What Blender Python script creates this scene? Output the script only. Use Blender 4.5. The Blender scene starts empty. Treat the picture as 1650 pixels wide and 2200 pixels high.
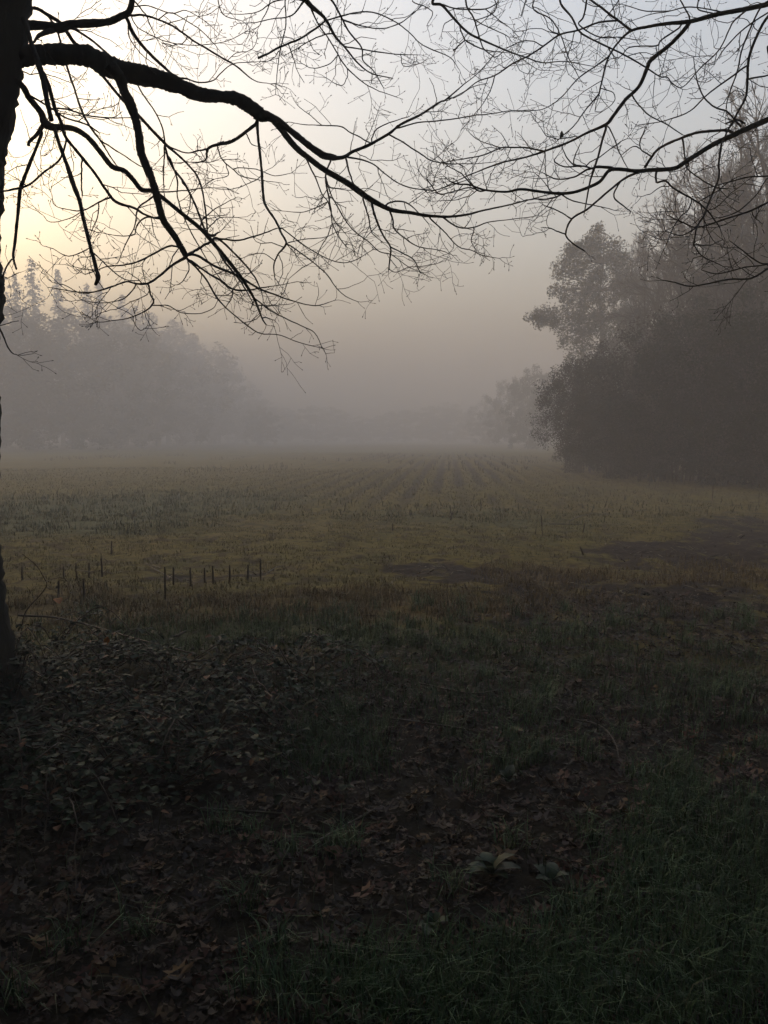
import bpy, math, random
import numpy as np
from mathutils import Vector

rng = np.random.default_rng(11)
random.seed(11)
D = bpy.data
scene = bpy.context.scene
COL = scene.collection
R = math.radians

# ------------------------------------------------------------------ camera
F_PX, PW, PH = 1750.0, 1650.0, 2200.0          # focal length in photograph pixels
HORIZON = 940.0
EYE = 1.6
PITCH = math.atan((PH / 2 - HORIZON) / F_PX)
cam_d = D.cameras.new('camera')
cam_d.sensor_fit = 'VERTICAL'
cam_d.sensor_height = 24.0
cam_d.lens = F_PX / PH * 24.0
cam_d.clip_start, cam_d.clip_end = 0.05, 5000
cam = D.objects.new('camera', cam_d)
COL.objects.link(cam)
cam.location = (0, 0, EYE)
cam.rotation_euler = (math.pi / 2 - PITCH, 0, 0)
scene.camera = cam

# ------------------------------------------------------------------ light
SUN_EL, SUN_AZ = 7.5, -54.0                   # degrees; azimuth from +Y, minus = left
world = D.worlds.new('World')
scene.world = world
world.use_nodes = True
wn = world.node_tree
bg = wn.nodes['Background']
sky = wn.nodes.new('ShaderNodeTexSky')
sky.sky_type = 'NISHITA'
sky.sun_disc = False
sky.sun_elevation = R(SUN_EL)
sky.sun_rotation = R(SUN_AZ)
sky.altitude = 0
sky.air_density = 0.9
sky.dust_density = 9.9
sky.ozone_density = 0.7
wn.links.new(sky.outputs[0], bg.inputs['Color'])
bg.inputs['Strength'].default_value = 0.15

sd = D.lights.new('sun', 'SUN')
sd.energy = 0.5
sd.angle = R(12)
sd.color = (1.0, 0.87, 0.68)
sun = D.objects.new('sun', sd)
COL.objects.link(sun)
sv = Vector((math.sin(R(SUN_AZ)) * math.cos(R(SUN_EL)), math.cos(R(SUN_AZ)) * math.cos(R(SUN_EL)), math.sin(R(SUN_EL))))
sun.rotation_euler = (-sv).to_track_quat('-Z', 'Y').to_euler()

vs = scene.view_settings
vs.view_transform = 'Standard'
vs.look = 'None'
vs.gamma = 1.0
vs.exposure = 2.75
vs.use_curve_mapping = False
scene.render.engine = 'CYCLES'
cy = scene.cycles
cy.use_denoising = True
cy.max_bounces = 6
cy.diffuse_bounces = 3
cy.glossy_bounces = 2
cy.volume_bounces = 2
cy.transmission_bounces = 2
cy.sample_clamp_indirect = 4.0

HAZE_DENSITY = 0.0118
HAZE_TOP = 36.0

# ------------------------------------------------------------------ helpers
def unproj(px, py, y):
    """Photograph pixel at world distance y (along +Y) -> world point."""
    u = (np.asarray(px, float) - PW / 2) / F_PX
    v = (PH / 2 - np.asarray(py, float)) / F_PX
    c, s = math.cos(PITCH), math.sin(PITCH)
    dy = c + v * s
    dz = -s + v * c
    t = np.asarray(y, float) / dy
    return np.stack(np.broadcast_arrays(u * t, np.asarray(y, float) + 0 * t, EYE + dz * t), -1)

def proj(P):
    P = np.asarray(P, float)
    c, s = math.cos(PITCH), math.sin(PITCH)
    x, y, z = P[..., 0], P[..., 1], P[..., 2] - EYE
    d = y * c - z * s
    d = np.where(np.abs(d) < 1e-3, 1e-3, d)
    up = y * s + z * c
    return PW / 2 + F_PX * x / d, PH / 2 - F_PX * up / d

def flat(px, py):
    """Pixel below the horizon -> point on the level ground."""
    a = PITCH + math.atan((py - PH / 2) / F_PX)
    y = EYE / math.tan(a)
    p = unproj(px, py, y)
    return float(p[0]), float(p[1])

# value noise on numpy arrays
_perm = np.random.default_rng(5).random((256, 256))
def vnoise(x, y):
    xi, yi = np.floor(x).astype(int), np.floor(y).astype(int)
    fx, fy = x - xi, y - yi
    fx, fy = fx * fx * (3 - 2 * fx), fy * fy * (3 - 2 * fy)
    g = lambda i, j: _perm[i & 255, j & 255]
    return (g(xi, yi) * (1 - fx) * (1 - fy) + g(xi + 1, yi) * fx * (1 - fy)
            + g(xi, yi + 1) * (1 - fx) * fy + g(xi + 1, yi + 1) * fx * fy)
def fbm(x, y, o=4):
    t, a, s = 0, .5, 0
    for k in range(o):
        t = t + a * vnoise(x * 2 ** k + 17.3 * k, y * 2 ** k + 9.1 * k); s += a; a *= .5
    return t / s
def sstep(a, b, x):
    t = np.clip((x - a) / (b - a), 0, 1)
    return t * t * (3 - 2 * t)

def mesh_np(name, V, Fa, mat, parent=None, col=None, smooth=False):
    """V (n,3); Fa a list of face arrays (m,3)/(m,4) or one array."""
    me = D.meshes.new(name)
    if not isinstance(Fa, (list, tuple)):
        Fa = [Fa]
    Fa = [f for f in Fa if len(f)]
    V = np.ascontiguousarray(V, dtype=np.float32)
    me.vertices.add(len(V))
    me.vertices.foreach_set('co', V.ravel())
    idx = np.concatenate([f.ravel() for f in Fa]).astype(np.int32)
    cnt = np.concatenate([np.full(len(f), f.shape[1]) for f in Fa]).astype(np.int32)
    st = np.concatenate([[0], np.cumsum(cnt)[:-1]]).astype(np.int32)
    me.loops.add(len(idx))
    me.loops.foreach_set('vertex_index', idx)
    me.polygons.add(len(cnt))
    me.polygons.foreach_set('loop_start', st)
    if col is not None:
        at = me.color_attributes.new('Col', 'FLOAT_COLOR', 'POINT')
        c4 = np.ones((len(V), 4), np.float32); c4[:, :3] = col
        at.data.foreach_set('color', c4.ravel())
    me.update(calc_edges=True)
    if smooth:
        me.polygons.foreach_set('use_smooth', np.ones(len(cnt), bool))
    me.materials.append(mat)
    o = D.objects.new(name, me)
    COL.objects.link(o)
    if parent:
        o.parent = parent
    return o

class MB:
    """Collects tubes into one mesh."""
    def __init__(s):
        s.V, s.Q, s.T, s.n = [], [], [], 0
    def tube(s, P, r, sides=6, lump=0.0, cap=True):
        P = np.asarray(P, float); n = len(P)
        r = np.broadcast_to(np.asarray(r, float), (n,))
        t = np.gradient(P, axis=0)
        t /= np.linalg.norm(t, axis=1, keepdims=True) + 1e-9
        ref = np.array([0., 0., 1.]) if abs(t[:, 2]).mean() < .8 else np.array([1., 0., 0.])
        a = np.cross(t, ref); a /= np.linalg.norm(a, axis=1, keepdims=True) + 1e-9
        b = np.cross(t, a)
        th = np.arange(sides) * 2 * math.pi / sides
        rr = r[:, None] * np.ones((1, sides))
        if lump:
            rr = rr * (1 + lump * (rng.random((n, sides)) - .5) * 2)
        V = P[:, None] + a[:, None] * (np.cos(th)[None, :, None] * rr[..., None]) + b[:, None] * (np.sin(th)[None, :, None] * rr[..., None])
        V = V.reshape(-1, 3)
        i = np.arange(n - 1)[:, None] * sides; j = np.arange(sides)[None]; k = (j + 1) % sides
        Q = np.stack([i + j, i + k, i + sides + k, i + sides + j], -1).reshape(-1, 4) + s.n
        s.V.append(V); s.Q.append(Q)
        base = s.n; s.n += len(V)
        if cap:
            s.V.append(P[[-1]] + t[[-1]] * r[-1] * .5)
            last = base + (n - 1) * sides
            s.T.append(np.stack([last + np.arange(sides), last + (np.arange(sides) + 1) % sides, np.full(sides, s.n)], -1))
            s.n += 1
    def add(s, V, T):
        s.V.append(np.asarray(V, float)); s.T.append(np.asarray(T) + s.n); s.n += len(V)
    def build(s, name, mat, parent=None, smooth=True):
        Fa = []
        if s.Q: Fa.append(np.concatenate(s.Q))
        if s.T: Fa.append(np.concatenate(s.T))
        return mesh_np(name, np.concatenate(s.V), Fa, mat, parent, smooth=smooth)

def tag(o, label, cat, group=None, kind=None):
    o['label'] = label; o['category'] = cat
    if group: o['group'] = group
    if kind: o['kind'] = kind
    return o
def empty(name, loc):
    o = D.objects.new(name, None)
    COL.objects.link(o); o.location = loc
    o.empty_display_size = .1
    return o
def attach(o, root):
    """Parent o (built in world coordinates) keeping its place."""
    o.parent = root
    o.matrix_parent_inverse = root.matrix_basis.inverted()
def copy_tree(o, parent=None):
    c = o.copy(); COL.objects.link(c); c.parent = parent
    for ch in o.children: copy_tree(ch, c)
    return c

def rots(n, tilt=1.0, up=None):
    """n random rotation matrices: yaw free, tilt scaled."""
    a = rng.random(n) * 2 * math.pi
    b = rng.normal(0, 1, n) * tilt
    c = rng.normal(0, 1, n) * tilt
    ca, sa, cb, sb, cc, sc = np.cos(a), np.sin(a), np.cos(b), np.sin(b), np.cos(c), np.sin(c)
    Z, O = np.zeros(n), np.ones(n)
    Rz = np.stack([ca, -sa, Z, sa, ca, Z, Z, Z, O], -1).reshape(n, 3, 3)
    Rx = np.stack([O, Z, Z, Z, cb, -sb, Z, sb, cb], -1).reshape(n, 3, 3)
    Ry = np.stack([cc, Z, sc, Z, O, Z, -sc, Z, cc], -1).reshape(n, 3, 3)
    return Rz @ Rx @ Ry
def scatter(TV, TF, P, S, M, C=None):
    """Copies of a template joined into arrays (V, F, col)."""
    n, k = len(P), len(TV)
    S = np.asarray(S, float)
    V = np.einsum('nij,kj->nki', M, TV) * (S[:, None, None] if S.ndim == 1 else S[:, None, :]) + P[:, None]
    Fa = (TF[None] + (np.arange(n) * k)[:, None, None]).reshape(-1, TF.shape[1])
    c = None if C is None else np.repeat(C, k, axis=0)
    return V.reshape(-1, 3), Fa, c

# ------------------------------------------------------------------ materials
def mat_new(name, rough=.8, spec=.3):
    m = D.materials.new(name); m.use_nodes = True
    nt = m.node_tree; b = nt.nodes['Principled BSDF']
    b.inputs['Roughness'].default_value = rough
    b.inputs['Specular IOR Level'].default_value = spec
    return m, nt, b
def mat_noise(name, c1, c2, scale=6., rough=.85, spec=.2, bump=.3, bscale=30., stretch=(1, 1, 1)):
    m, nt, b = mat_new(name, rough, spec)
    tc = nt.nodes.new('ShaderNodeTexCoord')
    mp = nt.nodes.new('ShaderNodeMapping'); mp.inputs['Scale'].default_value = stretch
    nt.links.new(tc.outputs['Object'], mp.inputs[0])
    n = nt.nodes.new('ShaderNodeTexNoise'); n.inputs['Scale'].default_value = scale; n.inputs['Detail'].default_value = 5
    nt.links.new(mp.outputs[0], n.inputs['Vector'])
    r = nt.nodes.new('ShaderNodeValToRGB')
    r.color_ramp.elements[0].position = .35; r.color_ramp.elements[1].position = .68
    r.color_ramp.elements[0].color = (*c1, 1); r.color_ramp.elements[1].color = (*c2, 1)
    nt.links.new(n.outputs['Fac'], r.inputs[0]); nt.links.new(r.outputs[0], b.inputs['Base Color'])
    if bump:
        n2 = nt.nodes.new('ShaderNodeTexNoise'); n2.inputs['Scale'].default_value = bscale; n2.inputs['Detail'].default_value = 6
        nt.links.new(mp.outputs[0], n2.inputs['Vector'])
        bp = nt.nodes.new('ShaderNodeBump'); bp.inputs['Strength'].default_value = bump; bp.inputs['Distance'].default_value = .02
        nt.links.new(n2.outputs['Fac'], bp.inputs['Height']); nt.links.new(bp.outputs[0], b.inputs['Normal'])
    return m
def mat_attr(name, rough=.6, spec=.3, nscale=0, bump=0, bscale=40.):
    m, nt, b = mat_new(name, rough, spec)
    a = nt.nodes.new('ShaderNodeVertexColor'); a.layer_name = 'Col'
    src = a.outputs['Color']
    tc = nt.nodes.new('ShaderNodeTexCoord')
    if nscale:
        n = nt.nodes.new('ShaderNodeTexNoise'); n.inputs['Scale'].default_value = nscale; n.inputs['Detail'].default_value = 6
        nt.links.new(tc.outputs['Object'], n.inputs['Vector'])
        mr = nt.nodes.new('ShaderNodeMapRange')
        mr.inputs['From Min'].default_value = .3; mr.inputs['From Max'].default_value = .7
        mr.inputs['To Min'].default_value = .55; mr.inputs['To Max'].default_value = 1.4
        nt.links.new(n.outputs['Fac'], mr.inputs['Value'])
        mx = nt.nodes.new('ShaderNodeMix'); mx.data_type = 'RGBA'; mx.blend_type = 'MULTIPLY'
        mx.inputs['Factor'].default_value = 1
        nt.links.new(src, mx.inputs[6]); nt.links.new(mr.outputs[0], mx.inputs[7])
        src = mx.outputs[2]
    nt.links.new(src, b.inputs['Base Color'])
    if bump:
        n2 = nt.nodes.new('ShaderNodeTexNoise'); n2.inputs['Scale'].default_value = bscale; n2.inputs['Detail'].default_value = 8
        nt.links.new(tc.outputs['Object'], n2.inputs['Vector'])
        bp = nt.nodes.new('ShaderNodeBump'); bp.inputs['Strength'].default_value = bump; bp.inputs['Distance'].default_value = .03
        nt.links.new(n2.outputs['Fac'], bp.inputs['Height']); nt.links.new(bp.outputs[0], b.inputs['Normal'])
    return m
M = {}
M['ground'] = mat_attr('field_soil_and_moss', .95, .1, nscale=9., bump=.6, bscale=25.)
M['bark'] = mat_noise('mossy_bark', (.012, .011, .009), (.032, .031, .022), 5., .9, .15, .8, 22., (1, 1, .35))
M['twig'] = mat_noise('twig_bark', (.014, .011, .009), (.026, .021, .017), 12., .8, .2, 0)
M['far_bark'] = mat_noise('grey_bark', (.035, .03, .025), (.07, .06, .05), 3., .9, .1, 0)
M['needles'] = mat_attr('conifer_needles', .75, .2)
M['leaf_ever'] = mat_attr('evergreen_leaves', .9, .05)
M['litter'] = mat_attr('fallen_leaf', .58, .16, nscale=60.)
M['grass'] = mat_attr('grass_blades', .6, .2)
M['bramble'] = mat_attr('bramble_leaf', .58, .12, nscale=50.)
M['cane'] = mat_noise('bramble_cane', (.03, .018, .015), (.05, .035, .022), 20., .6, .3, 0)
M['stalk'] = mat_noise('maize_stalk', (.02, .015, .011), (.05, .038, .026), 25., .8, .2, .3, 60., (1, 1, .1))
M['stick'] = mat_noise('wet_stick', (.02, .016, .012), (.05, .04, .03), 15., .65, .35, .4, 50.)
M['dock'] = mat_attr('dock_leaf', .5, .2, nscale=30.)
M['deadleaf'] = mat_attr('dead_leaf', .6, .3)

# ------------------------------------------------------------------ ground
ROW_AZ = math.atan((965 - 825) / F_PX)          # maize rows run away at this bearing
def row_coord(x, y):
    return (x * math.cos(ROW_AZ) - y * math.sin(ROW_AZ)) / .75
def blob(px, py, cx, cy, rx, ry, soft=.5):
    d = np.sqrt(((px - cx) / rx) ** 2 + ((py - cy) / ry) ** 2)
    return 1 - sstep(1 - soft, 1 + soft, d)
W = {}
def zones(x, y):
    """Layout of ground cover as weights 0..1 (x, y world)."""
    yy = np.maximum(y, .8)
    px, py = proj(np.stack([x, yy, np.zeros_like(x)], -1))
    wob = (fbm(x * 1.1 + 3, y * 1.1, 3) - .5)
    far = sstep(7, 40, y)
    near_ = 1 - sstep(4.5, 8.5, y)
    qx = px + wob * 260 * (1 - far); qy = py + wob * (45 + 110 * near_) * (1 - far) + 26 * (fbm(x * 4 + 21, y * 4, 2) - .5) * (1 - far)
    z = {}
    # lush grass in the foreground
    g = blob(qx, qy, 1010, 2150, 400, 130) + blob(qx, qy, 1600, 1960, 260, 150) + blob(qx, qy, 1380, 2190, 260, 90)
    g = g + .8 * blob(qx, qy, 1185, 1665, 60, 45) + .9 * blob(qx, qy, 1500, 1765, 80, 60) + .6 * blob(qx, qy, 700, 1620, 120, 70)
    g = g + .13 * blob(qx, qy, 780, 1500, 380, 80) + .3 * blob(qx, qy, 1500, 1500, 200, 60) + .14 * blob(qx, qy, 1040, 1560, 220, 60)
    g = g + .08 * blob(qx, qy, 1250, 1420, 420, 60)
    z['lush'] = np.clip(g, 0, 1)
    z['verge'] = np.clip(blob(qx, qy, 680, 1392, 480, 40) + .6 * blob(qx, qy, 1280, 1375, 130, 22) + .5 * blob(qx, qy, 300, 1360, 240, 40), 0, 1)
    z['dry'] = np.clip(blob(qx, qy, 620, 1318, 640, 28) + blob(qx, qy, 1200, 1250, 120, 40) + .8 * blob(qx, qy, 1560, 1245, 180, 30) + .5 * blob(qx, qy, 1100, 1310, 300, 30), 0, 1)
    s = blob(qx, qy, 950, 1232, 75, 30) + blob(qx, qy, 1090, 1245, 130, 20) + blob(qx, qy, 1420, 1185, 230, 26) + blob(qx, qy, 1620, 1140, 130, 34)
    s = s + blob(qx, qy, 480, 1247, 110, 12) + blob(qx, qy, 1600, 1200, 120, 30) + .8 * blob(qx, qy, 1380, 1275, 330, 40) + .7 * blob(qx, qy, 1140, 1330, 120, 34) + .6 * blob(qx, qy, 1500, 1330, 250, 40)
    z['soil'] = np.clip(s, 0, 1)
    z['bramble'] = blob(qx, qy, 200, 1560, 430, 210)
    z['litter'] = (1 - .85 * z['bramble']) * np.clip(sstep(1330, 1490, qy) + .8 * blob(qx, qy, 1370, 1420, 380, 130), 0, 1) * (1 - .75 * z['lush'])
    z['green'] = np.clip(blob(qx, qy, 120, 1115, 330, 40) + .8 * blob(qx, qy, 420, 1075, 260, 22) + .5 * blob(qx, qy, 1150, 1130, 160, 16) + .4 * blob(qx, qy, 950, 1110, 220, 20), 0, 1)
    z['px'], z['py'] = px, py
    return z
def height(x, y):
    z = .14 * (fbm(x * .22 + 40, y * .22 + 11, 3) - .5)
    near = 1 - sstep(10, 26, y)
    z = z + near * .10 * (fbm(x * 1.3, y * 1.3 + 7, 3) - .5)
    z = z + (1 - sstep(14, 22, y)) * .035 * (fbm(x * 5.5 + 4, y * 5.5, 3) - .5)
    z = z + sstep(12, 30, y) * (1 - sstep(90, 120, y)) * .03 * np.cos(2 * math.pi * row_coord(x, y)) * sstep(.38, .62, fbm(x * .2 + 5, y * .12, 3)) * np.exp(-((x - y * .1) / (.17 * np.abs(y) + 2)) ** 2)
    z = z + .03 * np.exp(-((y - 5.6) / 1.0) ** 2) + .05 * np.exp(-((y - 8.2) / 1.2) ** 2)
    z = z * sstep(1.0, 3.5, np.hypot(x, y)) 
    return z + .35 * sstep(25, 70, y) * (fbm(x * .05 + 30, y * .03 + 2, 3) - .5)

def axis_coords(inner, outer, step, grow, lo_inner=None):
    c = [0.0]
    st = step
    while c[-1] < outer:
        if c[-1] > inner: st *= grow
        c.append(c[-1] + st)
    return np.array(c)
ax = axis_coords(5.0, 600, .035, 1.06)
gx = np.concatenate([-ax[:0:-1], ax])
ay = axis_coords(11.0, 600, .035, 1.028)
ayn = axis_coords(.0, 600, .1, 1.25)
gy = np.concatenate([-ayn[:0:-1], ay])
GX, GY = np.meshgrid(gx, gy)
Z = zones(GX, GY)
GZ = height(GX, GY)
GZ = GZ + Z['soil'] * (.05 * (fbm(GX * 9, GY * 9, 3) - .5) - .02)
def mixc(c, w, col):
    return c * (1 - w[..., None]) + np.array(col) * w[..., None]
n1 = fbm(GX * .6, GY * .6, 4)
n2 = fbm(GX * 2.7 + 50, GY * 2.7, 4)
C = np.zeros(GX.shape + (3,)) + np.array((.080, .064, .018))
C = mixc(C, sstep(.45, .7, n1) * .6, (.092, .070, .025))
C = mixc(C, sstep(.52, .72, n2) * .45, (.04, .042, .018))
C = mixc(C, sstep(.56, .72, fbm(GX * 6, GY * 6 + 30, 3)) * .75 * (1 - sstep(20, 40, GY)), (.026, .018, .012))
C = mixc(C, Z['green'] * .7, (.045, .055, .032))
rowdark = sstep(.26, .5, fbm(GX * .3 + 5, GY * .12, 3)) * (.08 + .92 * np.exp(-((GX - GY * .1) / (.16 * np.maximum(GY, 1) + 2)) ** 2)) * sstep(-.1, .6, np.cos(2 * math.pi * row_coord(GX, GY) + math.pi) + 1.6 * (n2 - .5)) * sstep(13, 26, GY) * (1 - sstep(80, 100, GY))
C = mixc(C, rowdark * .95, (.014, .010, .008))
C = mixc(C, Z['dry'] * .7, (.075, .05, .022))
C = mixc(C, Z['verge'] * .8, (.024, .032, .014))
C = mixc(C, np.clip(sstep(.28, .62, Z['soil'] * .75 + (fbm(GX * 4.5 + 9, GY * 4.5, 4) - .5) * 1.6 * (Z['soil'] > .02)), 0, 1), (.018, .013, .011))
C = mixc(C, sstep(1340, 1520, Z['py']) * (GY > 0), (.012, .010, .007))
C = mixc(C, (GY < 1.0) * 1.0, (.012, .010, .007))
ny, nx = GX.shape
ii = (np.arange(ny - 1)[:, None] * nx + np.arange(nx - 1)[None]).ravel()
GQ = np.stack([ii, ii + 1, ii + nx + 1, ii + nx], -1)
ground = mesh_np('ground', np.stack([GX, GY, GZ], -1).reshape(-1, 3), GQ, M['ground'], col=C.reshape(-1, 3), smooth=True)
ground['kind'] = 'structure'
print('ground', GX.shape)
def hz(x, y):
    return height(np.asarray(x, float), np.asarray(y, float))
def gpt(px, py):
    x, y = flat(px, py)
    for _ in range(4):                                # walk to where the sight line meets the relief
        h = float(hz(x, y))
        a = PITCH + math.atan((py - PH / 2) / F_PX)
        y = (EYE - h) / math.tan(a)
        p = unproj(px, py, y); x = float(p[0])
    return x, y, float(hz(x, y))

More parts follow.
